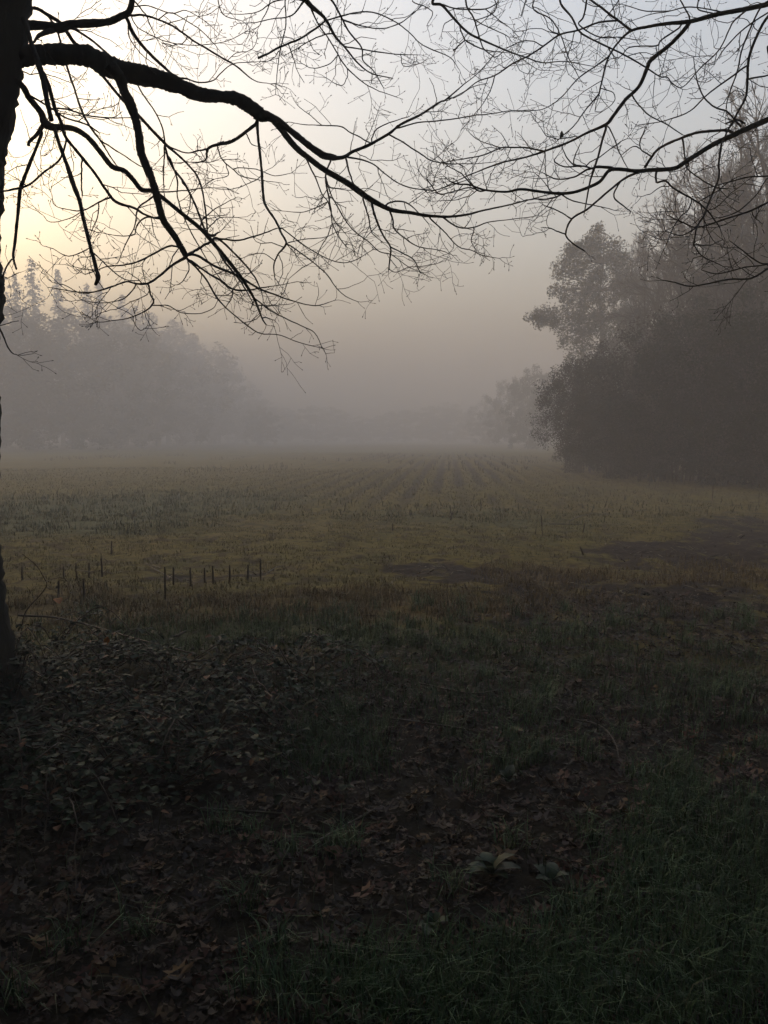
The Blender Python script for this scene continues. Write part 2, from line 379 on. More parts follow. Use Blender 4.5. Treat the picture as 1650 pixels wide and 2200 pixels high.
# ------------------------------------------------------------------ the two overhanging bare trees
# Each limb: (part label or None, [branch, ...]); a branch is (depth at start or None, depth drift, [(px, py, width px), ...])
# laid out against the photograph, every branch at its own distance.
LEFT_TREE = [
 ('thick main limb sweeping right across the sky', [
  (4.6, .9, [(-60,112,64),(0,118,54),(40,118,50),(100,117,45),(143,117,43),(187,120,45),(233,142,48),(283,157,46),(333,167,42),(380,182,37),(427,202,34),(477,208,27),(510,213,30),(547,236,29),(563,249,28),(587,258,16),(630,311,14),(660,337,13),(697,365,13),(750,396,14),(790,425,13),(837,450,10),(883,458,8),(920,464,7),(963,466,6),(1000,462,5),(1040,452,4),(1083,443,3.5),(1127,432,3),(1153,425,2.5),(1200,412,2)]),
  (None, .5, [(563,245,22),(590,255,17),(620,277,15),(650,301,15),(680,325,14),(705,338,12),(737,337,9),(757,325,8),(790,312,7),(833,288,6.5),(860,267,6),(900,248,5.5),(927,230,5),(947,218,4.5),(960,212,4),(997,180,2.5),(1030,153,2),(1053,127,2),(1073,100,1.5)]),
  (None, .1, [(655,302,9),(677,318,8),(700,331,8),(722,337,8)]),
  (None, .3, [(960,213,3),(983,207,2),(1017,187,2),(1040,182,1.5)]),
  (None, -.3, [(847,277,4),(900,263,3.2),(960,257,3),(1017,248,3),(1050,245,2.5),(1100,237,2),(1140,240,1.5)]),
  (None, .3, [(837,290,4),(870,308,3.5),(907,333,3.2),(933,348,3),(967,353,2.5),(1017,352,2),(1060,348,1.5)]),
  (None, -.2, [(797,303,3.5),(810,277,3),(843,260,2.5),(880,250,2)]),
  (None, -.3, [(792,306,3.5),(770,293,3),(750,285,3),(730,273,3),(683,270,2.5),(650,267,2),(620,262,1.5)]),
  (None, .1, [(690,268,2.2),(667,248,2),(640,227,1.5)]),
  (None, .3, [(740,337,5),(777,343,4),(803,353,3.5),(823,370,3.2),(850,390,3),(880,402,3),(920,407,3),(937,407,2.5),(980,393,2.5),(1010,385,1.5)]),
  (None, -.2, [(743,340,5),(753,373,4),(765,403,3.5),(785,425,2.5)]),
  (None, -.3, [(712,343,5),(703,362,4),(698,382,4),(703,413,4),(710,450,3.2),(713,480,3),(725,505,2.5),(743,530,2)]),
  (None, .3, [(697,372,4.5),(708,408,3.5),(720,433,3.2),(753,487,3),(793,520,2.7),(815,540,2.5),(843,548,2.5),(880,575,2),(905,585,1.5)]),
  (None, -.4, [(655,335,4),(668,365,3.6),(677,383,3.5),(690,417,3),(703,433,3),(716,470,2.5),(740,500,2)]),
  (None, -.2, [(700,435,2.5),(675,448,2.2),(645,457,2),(605,453,1.5)]),
  (None, -.3, [(713,480,2.5),(703,510,2.5),(690,530,2.2),(675,560,2),(650,575,2),(620,600,1.5)]),
  (None, -.2, [(777,421,4.5),(786,450,4),(793,473,3.5),(800,500,2.5),(815,515,2)]),
  (None, .2, [(797,431,6),(807,467,5),(823,503,4.5),(840,530,4),(838,555,3.8),(835,580,3.2)]),
  (None, .2, [(840,532,3.5),(865,545,3),(890,560,3),(903,587,2)]),
  (None, .1, [(835,577,2.5),(850,586,2),(880,575,2),(910,572,1.8),(940,566,1.5)]),
  (None, .3, [(837,450,5.5),(843,470,4.5),(847,490,4),(873,513,3.2),(900,530,2.5),(947,538,2),(965,545,1.5)]),
  (None, .2, [(826,444,5),(835,437,4),(853,432,4),(877,437,3.5),(900,457,2.5),(920,480,2)]),
  (None, -.3, [(920,466,4),(950,493,3.3),(960,503,3),(987,530,2.6),(1013,537,2.4),(1037,550,2),(1073,555,1.5)]),
  (None, .2, [(950,465,5),(973,482,4.2),(993,489,3.6),(1017,488,3.2),(1047,477,2.6),(1087,472,2.2),(1133,467,2),(1157,463,1.5)]),
  (None, -.1, [(1017,488,2.6),(1018,500,2.5),(1013,517,2.2),(1020,533,1.8)]),
 ]),
 ('heavy limb hanging down from the main limb', [
  (4.75, .35, [(235,140,34),(257,167,27),(267,197,24),(283,233,22),(297,283,19),(303,327,19),(317,363,18),(330,398,17),(337,423,17),(350,470,16),(370,500,15),(387,527,14),(400,552,13)]),
  (None, -.4, [(399,553,8),(370,570,6),(343,593,5.5),(317,610,5),(293,610,4.5),(273,605,4),(240,617,4),(200,628,3.5),(167,628,3),(133,622,2.5),(102,617,1.5)]),
  (None, -.2, [(295,611,3.5),(273,637,3),(247,648,2.5),(213,652,2),(173,645,1.5)]),
  (None, -.1, [(167,628,2.5),(140,613,2.2),(113,607,1.5)]),
  (None, -.2, [(319,611,4.5),(323,630,4.5),(330,645,4.5),(320,662,4),(293,678,3),(260,687,2.5),(212,692,1.8)]),
  (None, .2, [(327,656,3),(360,657,2.6),(387,670,2.4),(427,673,2.2),(457,663,2),(467,647,1.6)]),
  (None, -.1, [(285,680,2.2),(292,700,2),(303,710,2),(312,706,1.5)]),
  (None, .3, [(400,555,6),(420,573,4.8),(443,600,4.5),(467,640,4),(493,667,3.2),(533,700,3),(560,716,2.5),(600,720,2),(640,735,2),(690,748,1.5)]),
  (None, .4, [(403,546,7),(427,550,6.2),(457,570,6),(510,593,6),(557,620,5),(587,632,4),(630,647,3),(677,657,2.5),(720,645,1.5)]),
  (None, .3, [(404,556,6),(443,583,5),(477,603,5),(500,620,4.8),(533,623,4),(565,617,3),(600,612,2),(640,605,1.6)]),
  (None, -.1, [(500,622,3),(497,640,3),(485,660,2)]),
  (None, -.3, [(392,536,5),(375,528,5),(360,530,5),(327,547,4.5),(293,563,4),(260,569,3.4),(233,571,3),(200,580,2.2),(160,573,1.5)]),
  (None, .15, [(403,547,7),(423,537,6.5),(447,523,6),(456,516,6)]),
  (None, -.2, [(330,421,5),(307,437,4.2),(295,450,4),(290,483,3.2),(273,517,2.6),(257,557,1.8)]),
  (None, -.2, [(340,468,5),(310,468,4.2),(293,487,3.6),(288,505,3),(257,508,2.2),(217,500,1.5)]),
  (None, -.2, [(397,520,3),(375,545,3),(360,575,2.5),(345,590,2)]),
  (None, -.2, [(402,560,3),(405,580,3),(390,605,2.5),(377,612,1.6)]),
 ]),
 ('knotted lower limb leaving the trunk and trailing to the right', [
  (4.55, .75, [(-20,150,15),(40,177,14),(63,210,14),(87,240,15),(97,264,19),(115,273,16),(133,273,14),(160,277,13),(187,293,12),(213,323,12),(240,357,12),(267,367,11),(285,385,11),(303,407,11),(327,410,10),(343,420,9.5),(393,460,9.5),(430,490,9.5),(453,515,9.5),(493,563,9),(523,603,8),(547,643,6),(563,683,4),(572,698,3)]),
  (None, -.1, [(90,270,11),(82,287,9),(66,302,8),(61,312,7)]),
  (None, -.3, [(92,280,8),(80,313,7.5),(63,353,8),(50,388,9),(43,410,9),(38,463,7.5),(32,520,7),(28,550,6),(35,578,4.5)]),
  (None, -.1, [(28,553,4),(13,577,4),(5,597,4.5)]),
  (None, -.4, [(117,277,10),(130,317,9),(143,353,9.5),(155,390,11),(170,430,10),(182,477,9),(195,530,8.5),(205,573,9),(210,597,11),(205,612,7)]),
  (None, -.3, [(143,295,5),(137,323,5),(123,347,5),(90,373,5),(57,398,5),(7,410,5),(-40,418,4)]),
  (None, -.2, [(196,532,3.2),(147,550,2.4),(113,533,2),(90,527,1.5)]),
  (None, .3, [(197,540,3.2),(207,550,3),(230,573,3),(267,600,2.6),(300,603,2)]),
  (None, -.3, [(176,440,3),(181,470,3),(185,505,2.6),(192,530,2)]),
  (None, .1, [(440,500,8),(455,507,7),(465,502,4),(473,498,3)]),
  (None, .3, [(455,512,6),(480,514,4.6),(510,517,4),(550,508,3.6),(597,490,2.6)]),
  (None, .4, [(458,512,6),(473,515,5),(513,553,4.6),(543,587,4),(557,613,3),(565,640,1.8)]),
  (None, -.2, [(460,524,5),(485,565,5),(512,598,4.4),(530,625,3.2),(545,655,2)]),
  (None, .3, [(547,640,4),(587,670,3.2),(647,700,2.6),(675,715,2.2),(700,760,1.5)]),
  (None, .2, [(546,643,3),(538,665,2.2)]),
  (None, .2, [(565,682,3),(590,688,2)]),
  (None, -.3, [(318,409,4),(345,412,3.6),(390,411,3),(440,405,2.2),(487,404,1.5)]),
  (None, .2, [(430,490,4),(437,470,3.4),(462,450,2.4),(500,428,1.5)]),
  (None, .2, [(440,498,3),(470,470,2.4),(509,467,1.6)]),
 ]),
 ('limb with a bare stub below the main limb', [
  (4.5, -.3, [(50,40,11),(58,64,11),(67,90,10),(83,138,14),(93,173,13),(100,213,12),(110,258,11)]),
  (None, .4, [(90,150,11),(107,190,10),(117,227,9),(133,267,8),(143,297,7.5),(180,343,7),(207,378,6.5),(227,407,6.5),(250,435,7),(287,447,6),(313,462,5),(343,470,4)]),
  (None, -.3, [(236,424,4.6),(213,435,4),(180,452,3.2),(147,450,2.4),(117,440,2),(112,420,1.5)]),
  (None, -.1, [(213,437,3.4),(210,467,3),(197,497,2)]),
  (None, -.2, [(177,338,4.4),(176,370,4),(175,397,4),(177,420,3.5)]),
  (None, .3, [(63,205,5),(100,227,4.5),(140,253,4.2),(183,267,4),(213,285,3)]),
  (None, .4, [(118,232,4.5),(150,235,4),(187,247,4),(240,253,3),(283,253,2)]),
  (None, .2, [(45,152,3.4),(67,160,3),(100,160,2.5),(150,177,1.6)]),
  (None, -.2, [(180,452,2.6),(150,470,2.2),(107,477,2),(92,462,1.5)]),
 ]),
 ('upper limb crooked upward out of the picture', [
  (4.7, .5, [(-40,52,28),(20,54,24),(50,55,22),(87,55,20),(127,60,22),(150,53,18),(193,50,18),(233,47,15),(260,35,15),(277,25,15),(284,0,13),(288,-60,12),(330,-130,12),(420,-175,12),(520,-160,12),(610,-90,12),(657,-2,12),(697,37,7),(720,77,6),(743,103,4.2),(767,133,3.6),(797,157,3),(843,168,2)]),
  (None, -.1, [(118,64,14),(98,70,11),(83,77,9),(73,91,5)]),
  (None, .5, [(272,38,8),(287,73,8),(313,107,7.5),(347,140,6.5),(377,165,5.5),(400,169,4),(427,177,3.4),(457,173,2.8),(473,157,2.6),(500,137,2.2),(547,133,1.5)]),
  (None, -.4, [(276,33,6),(313,33,4.6),(360,50,4.4),(413,87,4.4),(460,115,4.2),(507,142,3.8),(547,173,2.4),(580,180,1.6)]),
  (None, .2, [(282,-5,3.6),(313,30,3.2),(322,50,2.6),(333,78,1.8)]),
  (None, -.2, [(340,40,2.6),(370,28,2.4),(437,70,2.2),(467,103,1.6)]),
  (None, .2, [(274,44,3.2),(278,80,3),(300,113,2.4),(333,138,1.6)]),
  (None, -.2, [(287,15,3),(320,12,2.6),(370,28,2.4),(400,22,2),(440,45,1.5)]),
  (None, .3, [(280,30,3),(300,62,2.5),(360,90,2.2),(413,98,2),(480,90,1.8),(528,68,1.5)]),
  (None, -.3, [(316,108,2.6),(313,135,2.2),(330,155,1.6)]),
  (None, .3, [(650,-20,6),(680,-15,5),(710,0,5),(732,37,4.4),(750,70,4),(777,103,3.6),(780,130,3),(803,153,2.6),(823,187,1.8)]),
  (None, -.4, [(697,47,4.4),(650,80,4.8),(610,97,5),(555,125,5)]),
  (None, .4, [(696,46,4),(750,30,3.4),(800,26,3.2),(850,47,2.8),(883,72,2.6),(910,97,2.6),(967,123,2.2),(987,150,1.5)]),
  (None, .2, [(664,5,5),(683,50,3.6),(707,83,3.2),(727,117,3),(747,147,3),(783,180,2.6),(807,193,2.2),(850,208,1.6)]),
  (None, -.3, [(655,0,5),(627,33,3.2),(587,40,2.6),(550,48,2),(510,50,1.5)]),
  (None, -.3, [(648,-12,4),(615,-10,3.2),(615,53,3),(603,107,2.5),(597,150,2.2),(592,203,1.4)]),
  (None, .3, [(735,42,3.6),(777,57,3),(817,62,2.6),(850,53,2.6),(877,37,2.2),(898,20,1.6)]),
  (None, -.3, [(715,72,3.4),(693,77,3),(657,93,2.4),(610,120,1.5)]),
  (None, .3, [(738,100,3.4),(790,108,3),(850,115,2.5),(897,118,1.5)]),
  (None, -.2, [(655,2,4.6),(620,-2,3.6),(583,7,3),(550,27,2.2),(500,30,1.5)]),
  (None, -.2, [(727,117,2.8),(710,137,2.2),(677,147,2),(650,137,1.5)]),
  (None, -.2, [(748,148,2.6),(745,165,2.2),(733,183,2),(702,168,1.5)]),
  (None, -.3, [(600,109,2.2),(585,128,2),(560,132,1.5)]),
  (None, .2, [(862,117,2),(868,143,1.8),(898,137,1.5)]),
  (None, .2, [(470,-170,5),(490,-80,4),(470,-20,3),(480,30,2.4),(520,45,1.6)]),
  (None, .3, [(560,-130,5),(560,-50,4),(580,0,3),(560,50,2.2)]),
 ]),
 ('slender limb slanting down behind the main limb', [
  (4.9, .6, [(0,20,9),(58,18,8),(80,19,8),(100,30,8.5),(127,47,8.5),(143,67,9),(163,95,9),(190,125,8),(213,153,7),(260,210,6.5),(297,247,7),(327,280,7.5),(357,310,7),(383,333,5),(407,357,4.6),(423,377,4.4),(435,410,4.2),(443,467,4),(446,500,3.6)]),
  (None, .3, [(135,50,6),(160,63,5.5),(197,87,5.2),(233,118,4.6),(260,145,4),(287,170,3.6),(307,203,3.4),(333,240,3.2),(350,277,3.4),(357,318,4.4),(370,357,5),(397,393,5),(420,440,5),(437,487,5),(450,510,5)]),
  (None, .2, [(353,312,4.4),(352,345,3.6),(350,385,3),(353,420,2)]),
  (None, .3, [(362,330,4),(380,385,4),(380,423,3.2),(400,480,3.2),(427,530,3),(455,575,2.6),(490,620,2)]),
  (None, .3, [(100,30,5),(118,55,5),(128,80,5),(133,105,5),(143,140,5),(157,180,5.2),(173,230,5.2),(190,267,5),(213,300,4.4),(240,343,3.2),(262,370,2.4)]),
  (None, .2, [(213,300,3.6),(260,330,3.2),(300,357,2.4),(330,365,1.6)]),
  (None, .3, [(355,312,4),(400,328,3.4),(430,322,4),(447,320,5)]),
  (None, -.2, [(387,387,3),(408,415,3),(407,450,2.5),(395,480,2)]),
 ]),
 ('thin branch hanging straight down from the bend of the main limb', [
  (5.05, -.4, [(552,250,8),(554,285,6.4),(557,317,6.2),(563,370,6.2),(565,393,6.2),(570,437,6.2),(593,473,5.4),(605,500,5),(615,523,5),(597,547,4),(588,567,3.6),(590,595,2.6)]),
  (None, .3, [(616,523,3.6),(660,553,3),(700,587,3),(720,617,2.5),(743,637,2),(768,648,1.5)]),
  (None, .4, [(604,490,3.6),(613,497,3),(667,537,2.7),(720,563,2.5),(760,562,2),(800,537,1.6)]),
  (None, .2, [(616,522,2.6),(653,515,2.3),(700,510,2),(727,497,1.5)]),
  (None, -.2, [(590,560,2.4),(560,545,2),(520,555,1.6)]),
  (None, -.2, [(598,545,2.4),(608,575,2.2),(600,605,1.6)]),
  (None, -.2, [(556,262,8),(520,290,8),(493,307,8),(467,312,7),(447,320,6),(443,343,4.4),(420,350,3)]),
  (None, .2, [(467,315,3.6),(477,343,3),(500,363,2.7),(523,380,2.5),(597,392,1.5)]),
  (None, .2, [(500,360,2.4),(550,363,2.2),(590,378,2),(625,372,1.5)]),
  (None, .1, [(485,355,2.4),(490,375,2),(460,385,1.5)]),
  (None, -.1, [(530,285,3),(540,307,2.5),(557,315,1.6)]),
 ]),
 ('thin twig drooping from the lower trunk', [
  (4.5, -.2, [(-60,640,7),(-30,670,6),(-8,695,5),(0,708,4.4),(10,733,3.6),(23,757,3),(38,763,2)]),
 ]),
]
RIGHT_TREE = [
 ('high limb entering at the top right corner', [
  (5.6, -.5, [(2120,-150,40),(1950,-70,24),(1800,-25,15),(1650,10,11.5),(1593,22,10.5),(1540,32,10),(1483,47,9.5),(1433,52,7.5),(1393,58,6.5),(1357,67,6),(1333,87,4.6),(1317,108,4.2),(1303,137,4),(1290,190,3.6),(1285,203,3.4),(1260,233,3),(1233,270,2.6),(1207,293,2.2),(1195,305,1.5)]),
  (None, .3, [(1358,67,6),(1327,43,5.4),(1300,23,5),(1270,0,4.4),(1225,-40,3.4),(1180,-50,2.4)]),
  (None, -.4, [(1328,44,5),(1287,48,4.4),(1243,65,4.2),(1203,75,4.2),(1167,100,4),(1133,122,3.8),(1100,138,3.6),(1063,163,3.2),(1027,175,2.6),(997,197,2.2),(960,217,1.8)]),
  (None, -.3, [(1312,118,3.6),(1280,142,3.2),(1243,167,3),(1207,207,2.6),(1177,230,2.2),(1150,238,2),(1100,237,1.5)]),
  (None, .2, [(1290,190,2.4),(1317,200,2.2),(1318,220,2),(1297,238,1.5)]),
  (None, .3, [(1063,163,3),(1055,190,2.4),(1035,225,2),(1017,248,1.6)]),
  (None, .6, [(1482,48,10),(1463,73,9),(1433,103,9),(1400,130,10),(1390,150,9),(1373,187,8.4),(1347,213,8.4),(1320,247,8.2),(1303,268,8),(1260,287,5.4),(1220,307,5.2),(1170,325,5),(1133,337,4.4),(1100,345,4),(1073,352,4),(1033,367,3.2),(993,383,2.6),(953,403,1.8)]),
  (None, -.3, [(1172,324,4.4),(1133,318,4),(1100,317,3.7),(1077,318,3.4),(1040,333,3),(987,343,2.6),(947,350,1.8)]),
  (None, -.1, [(1077,318,2.8),(1053,310,2.4),(1030,303,2.2),(1010,287,1.6)]),
  (None, .3, [(1304,269,6),(1293,310,5.2),(1280,357,5),(1267,395,4.2),(1258,440,3.2),(1255,458,2.2)]),
  (None, .3, [(1307,270,3.6),(1320,300,3),(1333,333,2.6),(1348,360,1.8)]),
  (None, .4, [(1358,206,3.8),(1377,230,3.4),(1400,250,3.2),(1433,267,3),(1467,290,2.4)]),
  (None, -.3, [(1470,53,4.6),(1420,87,3.8),(1410,97,3.4),(1353,100,2.8),(1333,120,2),(1310,127,1.6)]),
  (None, .1, [(1410,98,2.6),(1410,118,2),(1395,125,1.5)]),
  (None, -.4, [(1225,-38,5),(1203,0,5),(1227,37,5),(1243,67,4.4),(1267,83,4.2),(1317,107,4),(1347,122,4),(1387,145,3.6),(1417,165,3.2),(1433,167,3),(1445,180,2.2),(1467,192,1.6)]),
  (None, .3, [(1262,-10,4.4),(1255,33,4),(1245,53,3.4),(1290,80,3),(1333,80,2.4),(1366,86,1.6)]),
  (None, -.3, [(1180,-50,4),(1143,13,3.2),(1183,40,3),(1200,67,3),(1210,87,2.8),(1223,127,2.5),(1243,165,1.8)]),
  (None, .3, [(1610,17,4),(1573,50,3.6),(1547,103,3.2),(1507,143,3),(1467,187,2.4),(1440,175,1.6)]),
  (None, .2, [(1540,30,3),(1500,20,3),(1500,0,3),(1510,-30,2)]),
  (None, -.2, [(1484,43,3.6),(1460,0,3),(1450,-30,2.4)]),
  (None, -.3, [(1560,26,3),(1483,15,2.8),(1433,25,2.6),(1383,23,2.4),(1340,10,1.6)]),
  (None, -.2, [(1440,25,2.2),(1400,30,2),(1347,47,1.5)]),
  (None, .2, [(1167,100,2.6),(1140,88,2.4),(1100,98,2),(1070,120,1.5)]),
  (None, -.2, [(1203,75,2.6),(1180,62,2.2),(1170,35,1.8),(1130,10,1.5)]),
  (None, .2, [(1172,325,2.4),(1165,355,2),(1150,400,1.5)]),
  (None, -.2, [(1245,290,2.4),(1205,298,2.4),(1175,293,2.2),(1160,272,1.6)]),
 ]),
 ('lower limb reaching in from the right edge', [
  (5.6, -.7, [(2110,60,44),(1950,120,28),(1800,190,19),(1700,232,15),(1650,257,14),(1620,270,13),(1577,290,12),(1533,310,11),(1500,330,10.5),(1473,347,10.5),(1447,362,9.5),(1393,365,9.2),(1367,367,8.6),(1313,364,8.2),(1287,390,7.6),(1250,407,7),(1213,415,7),(1167,412,6.2),(1120,406,6),(1087,412,5),(1040,408,4.6),(1007,397,4),(980,395,3.2),(960,385,2)]),
  (None, .2, [(1318,362,7),(1287,359,6.5),(1273,363,5),(1260,367,4.4),(1233,382,4),(1197,385,3.4),(1168,372,2.2)]),
  (None, -.2, [(1275,363,4.4),(1247,357,4),(1213,358,3.2),(1193,347,3),(1197,335,2)]),
  (None, .2, [(1255,358,3.4),(1233,352,3.2),(1237,330,3),(1248,307,2)]),
  (None, -.3, [(1240,356,3.4),(1233,353,3),(1217,337,3),(1208,317,2)]),
  (None, -.2, [(1262,352,3),(1290,335,2.6),(1325,310,2.4),(1347,298,1.6)]),
  (None, -.3, [(1042,409,4),(1025,410,3.6),(1000,383,3.2),(987,370,2.6),(963,357,2.2),(937,332,1.6)]),
  (None, .2, [(1030,410,3.2),(1007,403,3),(967,413,3),(947,417,3),(933,407,3),(915,383,3.2)]),
  (None, .3, [(1213,415,4.4),(1183,427,3.8),(1147,428,3.2),(1120,433,2.2)]),
  (None, .3, [(1200,415,3),(1230,430,3),(1270,440,2.6),(1300,447,2),(1320,452,1.6)]),
  (None, .5, [(1378,368,6.4),(1343,383,5.4),(1300,417,5),(1260,450,5),(1228,470,4.8),(1215,503,4.2),(1230,523,3.6),(1257,540,3)]),
  (None, -.2, [(1230,470,3.4),(1200,453,3),(1167,440,2.2)]),
  (None, -.1, [(1214,503,3.4),(1197,497,3),(1178,489,2.6)]),
  (None, .2, [(1331,391,3.6),(1320,423,3.6),(1340,443,3.4),(1355,454,2.6)]),
  (None, -.3, [(1410,366,5.4),(1410,390,5),(1430,388,4.4),(1447,403,4.2),(1493,430,4),(1520,453,3.8),(1547,490,2.8)]),
  (None, -.2, [(1440,400,2.6),(1420,402,2.4),(1398,418,2),(1378,422,1.5)]),
  (None, .5, [(1578,291,7),(1567,282,6.5),(1533,282,6.4),(1493,288,6.4),(1460,300,6.2),(1420,317,6),(1400,337,6),(1385,360,6)]),
  (None, -.2, [(1397,334,3.6),(1378,320,3.2),(1377,300,3),(1385,282,2.2)]),
  (None, -.2, [(1379,320,2.6),(1363,315,2.6),(1337,332,2)]),
  (None, -.4, [(1467,300,4.6),(1473,343,3.6),(1483,367,3.2),(1533,400,3),(1563,405,1.8)]),
  (None, .2, [(1472,335,3),(1478,355,2.8),(1470,375,2.2)]),
  (None, -.6, [(1551,303,5.6),(1545,350,5.2),(1545,383,5),(1523,437,4.8),(1513,463,4.6),(1497,490,4.2),(1490,527,3.6)]),
  (None, .2, [(1490,526,3.2),(1523,527,2.6),(1553,515,1.6)]),
  (None, -.2, [(1492,527,3.2),(1508,550,3),(1555,573,1.8)]),
  (None, .1, [(1508,550,2.4),(1490,555,2),(1487,562,1.5)]),
  (None, -.2, [(1497,490,3.2),(1467,505,3),(1430,497,2)]),
  (None, -.2, [(1487,427,3.2),(1477,450,3),(1453,477,2.8),(1427,535,2)]),
  (None, -.4, [(1690,235,7),(1660,150,6.4),(1650,100,6)]),
  (None, .2, [(1560,265,4.4),(1580,258,4.2),(1600,265,5)]),
 ]),
 ('upright bunch of branches along the right edge', [
  (5.2, -.3, [(1900,-90,16),(1780,-60,10),(1690,-10,7),(1650,37,6.4),(1630,70,6.2),(1610,123,6.2),(1607,167,6),(1603,207,5.2),(1587,240,4.6),(1567,273,4),(1555,300,3)]),
  (None, .3, [(1680,-5,5),(1640,10,4.4),(1613,60,4.2),(1593,110,4),(1583,157,3.5),(1567,200,3.2),(1560,230,2.4)]),
  (None, -.3, [(1608,138,4.8),(1560,173,4.2),(1520,203,3.6),(1483,237,3.2),(1433,257,2.6),(1373,268,1.6)]),
  (None, .2, [(1607,170,4.4),(1650,163,4),(1690,150,3)]),
  (None, -.2, [(1490,123,2),(1500,177,3.2),(1517,213,3.6),(1540,233,4),(1563,240,4),(1580,260,4.6),(1592,272,5)]),
  (None, .2, [(1660,20,4),(1600,60,3.6),(1560,100,3),(1540,130,2)]),
 ]),
 ('lowest limb drooping over the mist at the right', [
  (5.3, -.3, [(2090,330,30),(1900,420,14),(1760,500,9),(1690,550,6.5),(1650,577,5),(1613,598,4.4),(1567,600,4),(1517,610,3.6),(1483,615,3.2),(1450,607,3),(1423,602,2)]),
  (None, .2, [(1685,553,4),(1650,567,3.4),(1600,573,3.2),(1543,587,3),(1507,580,1.8)]),
  (None, -.3, [(1655,566,3.4),(1630,563,3.2),(1600,543,3),(1567,517,1.8)]),
  (None, .2, [(1860,435,8),(1740,415,6),(1690,420,5.4),(1650,433,5),(1613,452,4.6),(1567,467,4.2),(1500,488,3.6),(1467,477,3),(1433,462,2)]),
  (None, .3, [(1760,418,6),(1700,375,4.6),(1650,377,3.8),(1600,383,3.5),(1567,392,3),(1513,405,2)]),
  (None, -.3, [(1720,380,4.4),(1680,365,3.6),(1650,383,3.2),(1627,417,3),(1580,457,3),(1530,470,1.8)]),
  (None, .2, [(1613,452,2.6),(1625,470,2.2),(1637,480,1.6)]),
 ]),
 ('long limb crossing above the picture with hanging ends', [
  (5.7, .2, [(2130,-260,40),(1900,-260,24),(1650,-230,18),(1400,-200,14),(1150,-150,11),(1000,-90,8.5),(930,0,6.4),(950,13,6),(983,50,5.4),(1007,72,5),(1043,90,4.2),(1097,113,3.4),(1133,125,3),(1167,135,2.6),(1213,132,2.2),(1277,143,1.5)]),
  (None, .3, [(986,53,3.6),(1000,85,3.2),(1033,103,3),(1063,110,2.4),(1093,114,1.6)]),
  (None, -.1, [(1000,86,3.2),(985,98,3.6),(974,108,4)]),
  (None, -.3, [(1010,-95,5),(1000,0,4.2),(1017,40,4),(1030,83,3.4),(1040,107,2.8),(1063,123,2)]),
  (None, .2, [(945,8,3.4),(983,18,3.2),(1043,18,3),(1070,5,2)]),
  (None, .2, [(1043,19,2.4),(1070,43,2.2),(1100,63,1.6)]),
  (None, -.2, [(960,-60,3),(887,-5,2.6),(913,13,2.3),(930,28,2.2),(917,55,1.5)]),
  (None, .3, [(1005,-60,3.4),(1050,-20,3),(1066,20,2.6),(1030,42,2.2),(1000,38,1.5)]),
  (None, -.3, [(1200,-160,5),(1160,-60,4),(1130,0,3),(1120,35,2)]),
  (None, -.3, [(1400,-195,5),(1360,-60,4),(1330,0,3),(1300,40,2)]),
  (None, .2, [(1016,40,2.6),(1050,58,2.4),(1085,75,2),(1100,90,1.5)]),
  (None, -.2, [(975,40,2.4),(957,52,2.2),(950,68,1.5)]),
 ]),
]

def smooth_path(P, sub):
    """Catmull-Rom through the rows of P (n, k)."""
    P = np.asarray(P, float)
    if len(P) < 3: sub = max(sub, 2)
    Q = np.vstack([2 * P[0] - P[1], P, 2 * P[-1] - P[-2]])
    outp = []
    for i in range(1, len(Q) - 2):
        p0, p1, p2, p3 = Q[i - 1], Q[i], Q[i + 1], Q[i + 2]
        for k in range(sub):
            t = k / sub
            outp.append(.5 * (2 * p1 + (p2 - p0) * t + (2 * p0 - 5 * p1 + 4 * p2 - p3) * t ** 2 + (3 * p1 - p0 - 3 * p2 + p3) * t ** 3))
    outp.append(P[-1])
    return np.array(outp)

def twig(mb, p, d, L, r, level, up):
    """A wandering twig from p along d, with side shoots and buds."""
    n = max(4, int(L / .035))
    n = min(n, 11)
    P = [p]; d = d / np.linalg.norm(d)
    dirs = []
    kink = rng.normal(0, 1, 3)
    for i in range(n):
        d = d + rng.normal(0, .17, 3) + np.array([0, 0, up]) + kink * .03
        if rng.random() < .18: d = d + rng.normal(0, .38, 3)
        d /= np.linalg.norm(d)
        dirs.append(d)
        P.append(P[-1] + d * L / n)
    P = np.array(P)
    rad = np.linspace(r, max(r * .55, .0010), n + 1)
    mb.tube(P, rad, 4 if level else 4)
    # terminal bud
    b = d * .011
    s = np.cross(d, [.3, .5, .8]); s /= np.linalg.norm(s); s2 = np.cross(d, s)
    w = .0028
    e = P[-1]
    mb.add([e - d * .003, e + s * w + b * .4, e + s2 * w + b * .4, e - s * w + b * .4, e - s2 * w + b * .4, e + b * 1.3],
           [(0, 2, 1), (0, 3, 2), (0, 4, 3), (0, 1, 4), (5, 1, 2), (5, 2, 3), (5, 3, 4), (5, 4, 1)])
    if level > 0:
        side = 1
        for i in range(1, n):
            if rng.random() < .42:
                side = -side
                a = np.cross(dirs[i], [0, 1, .2]); a /= np.linalg.norm(a) + 1e-6
                nd = dirs[i] * .75 + a * side * (.5 + .5 * rng.random()) + rng.normal(0, .25, 3)
                twig(mb, P[i], nd, L * (.18 + .42 * rng.random()), max(rad[i] * .72, .0011), level - 1, up)

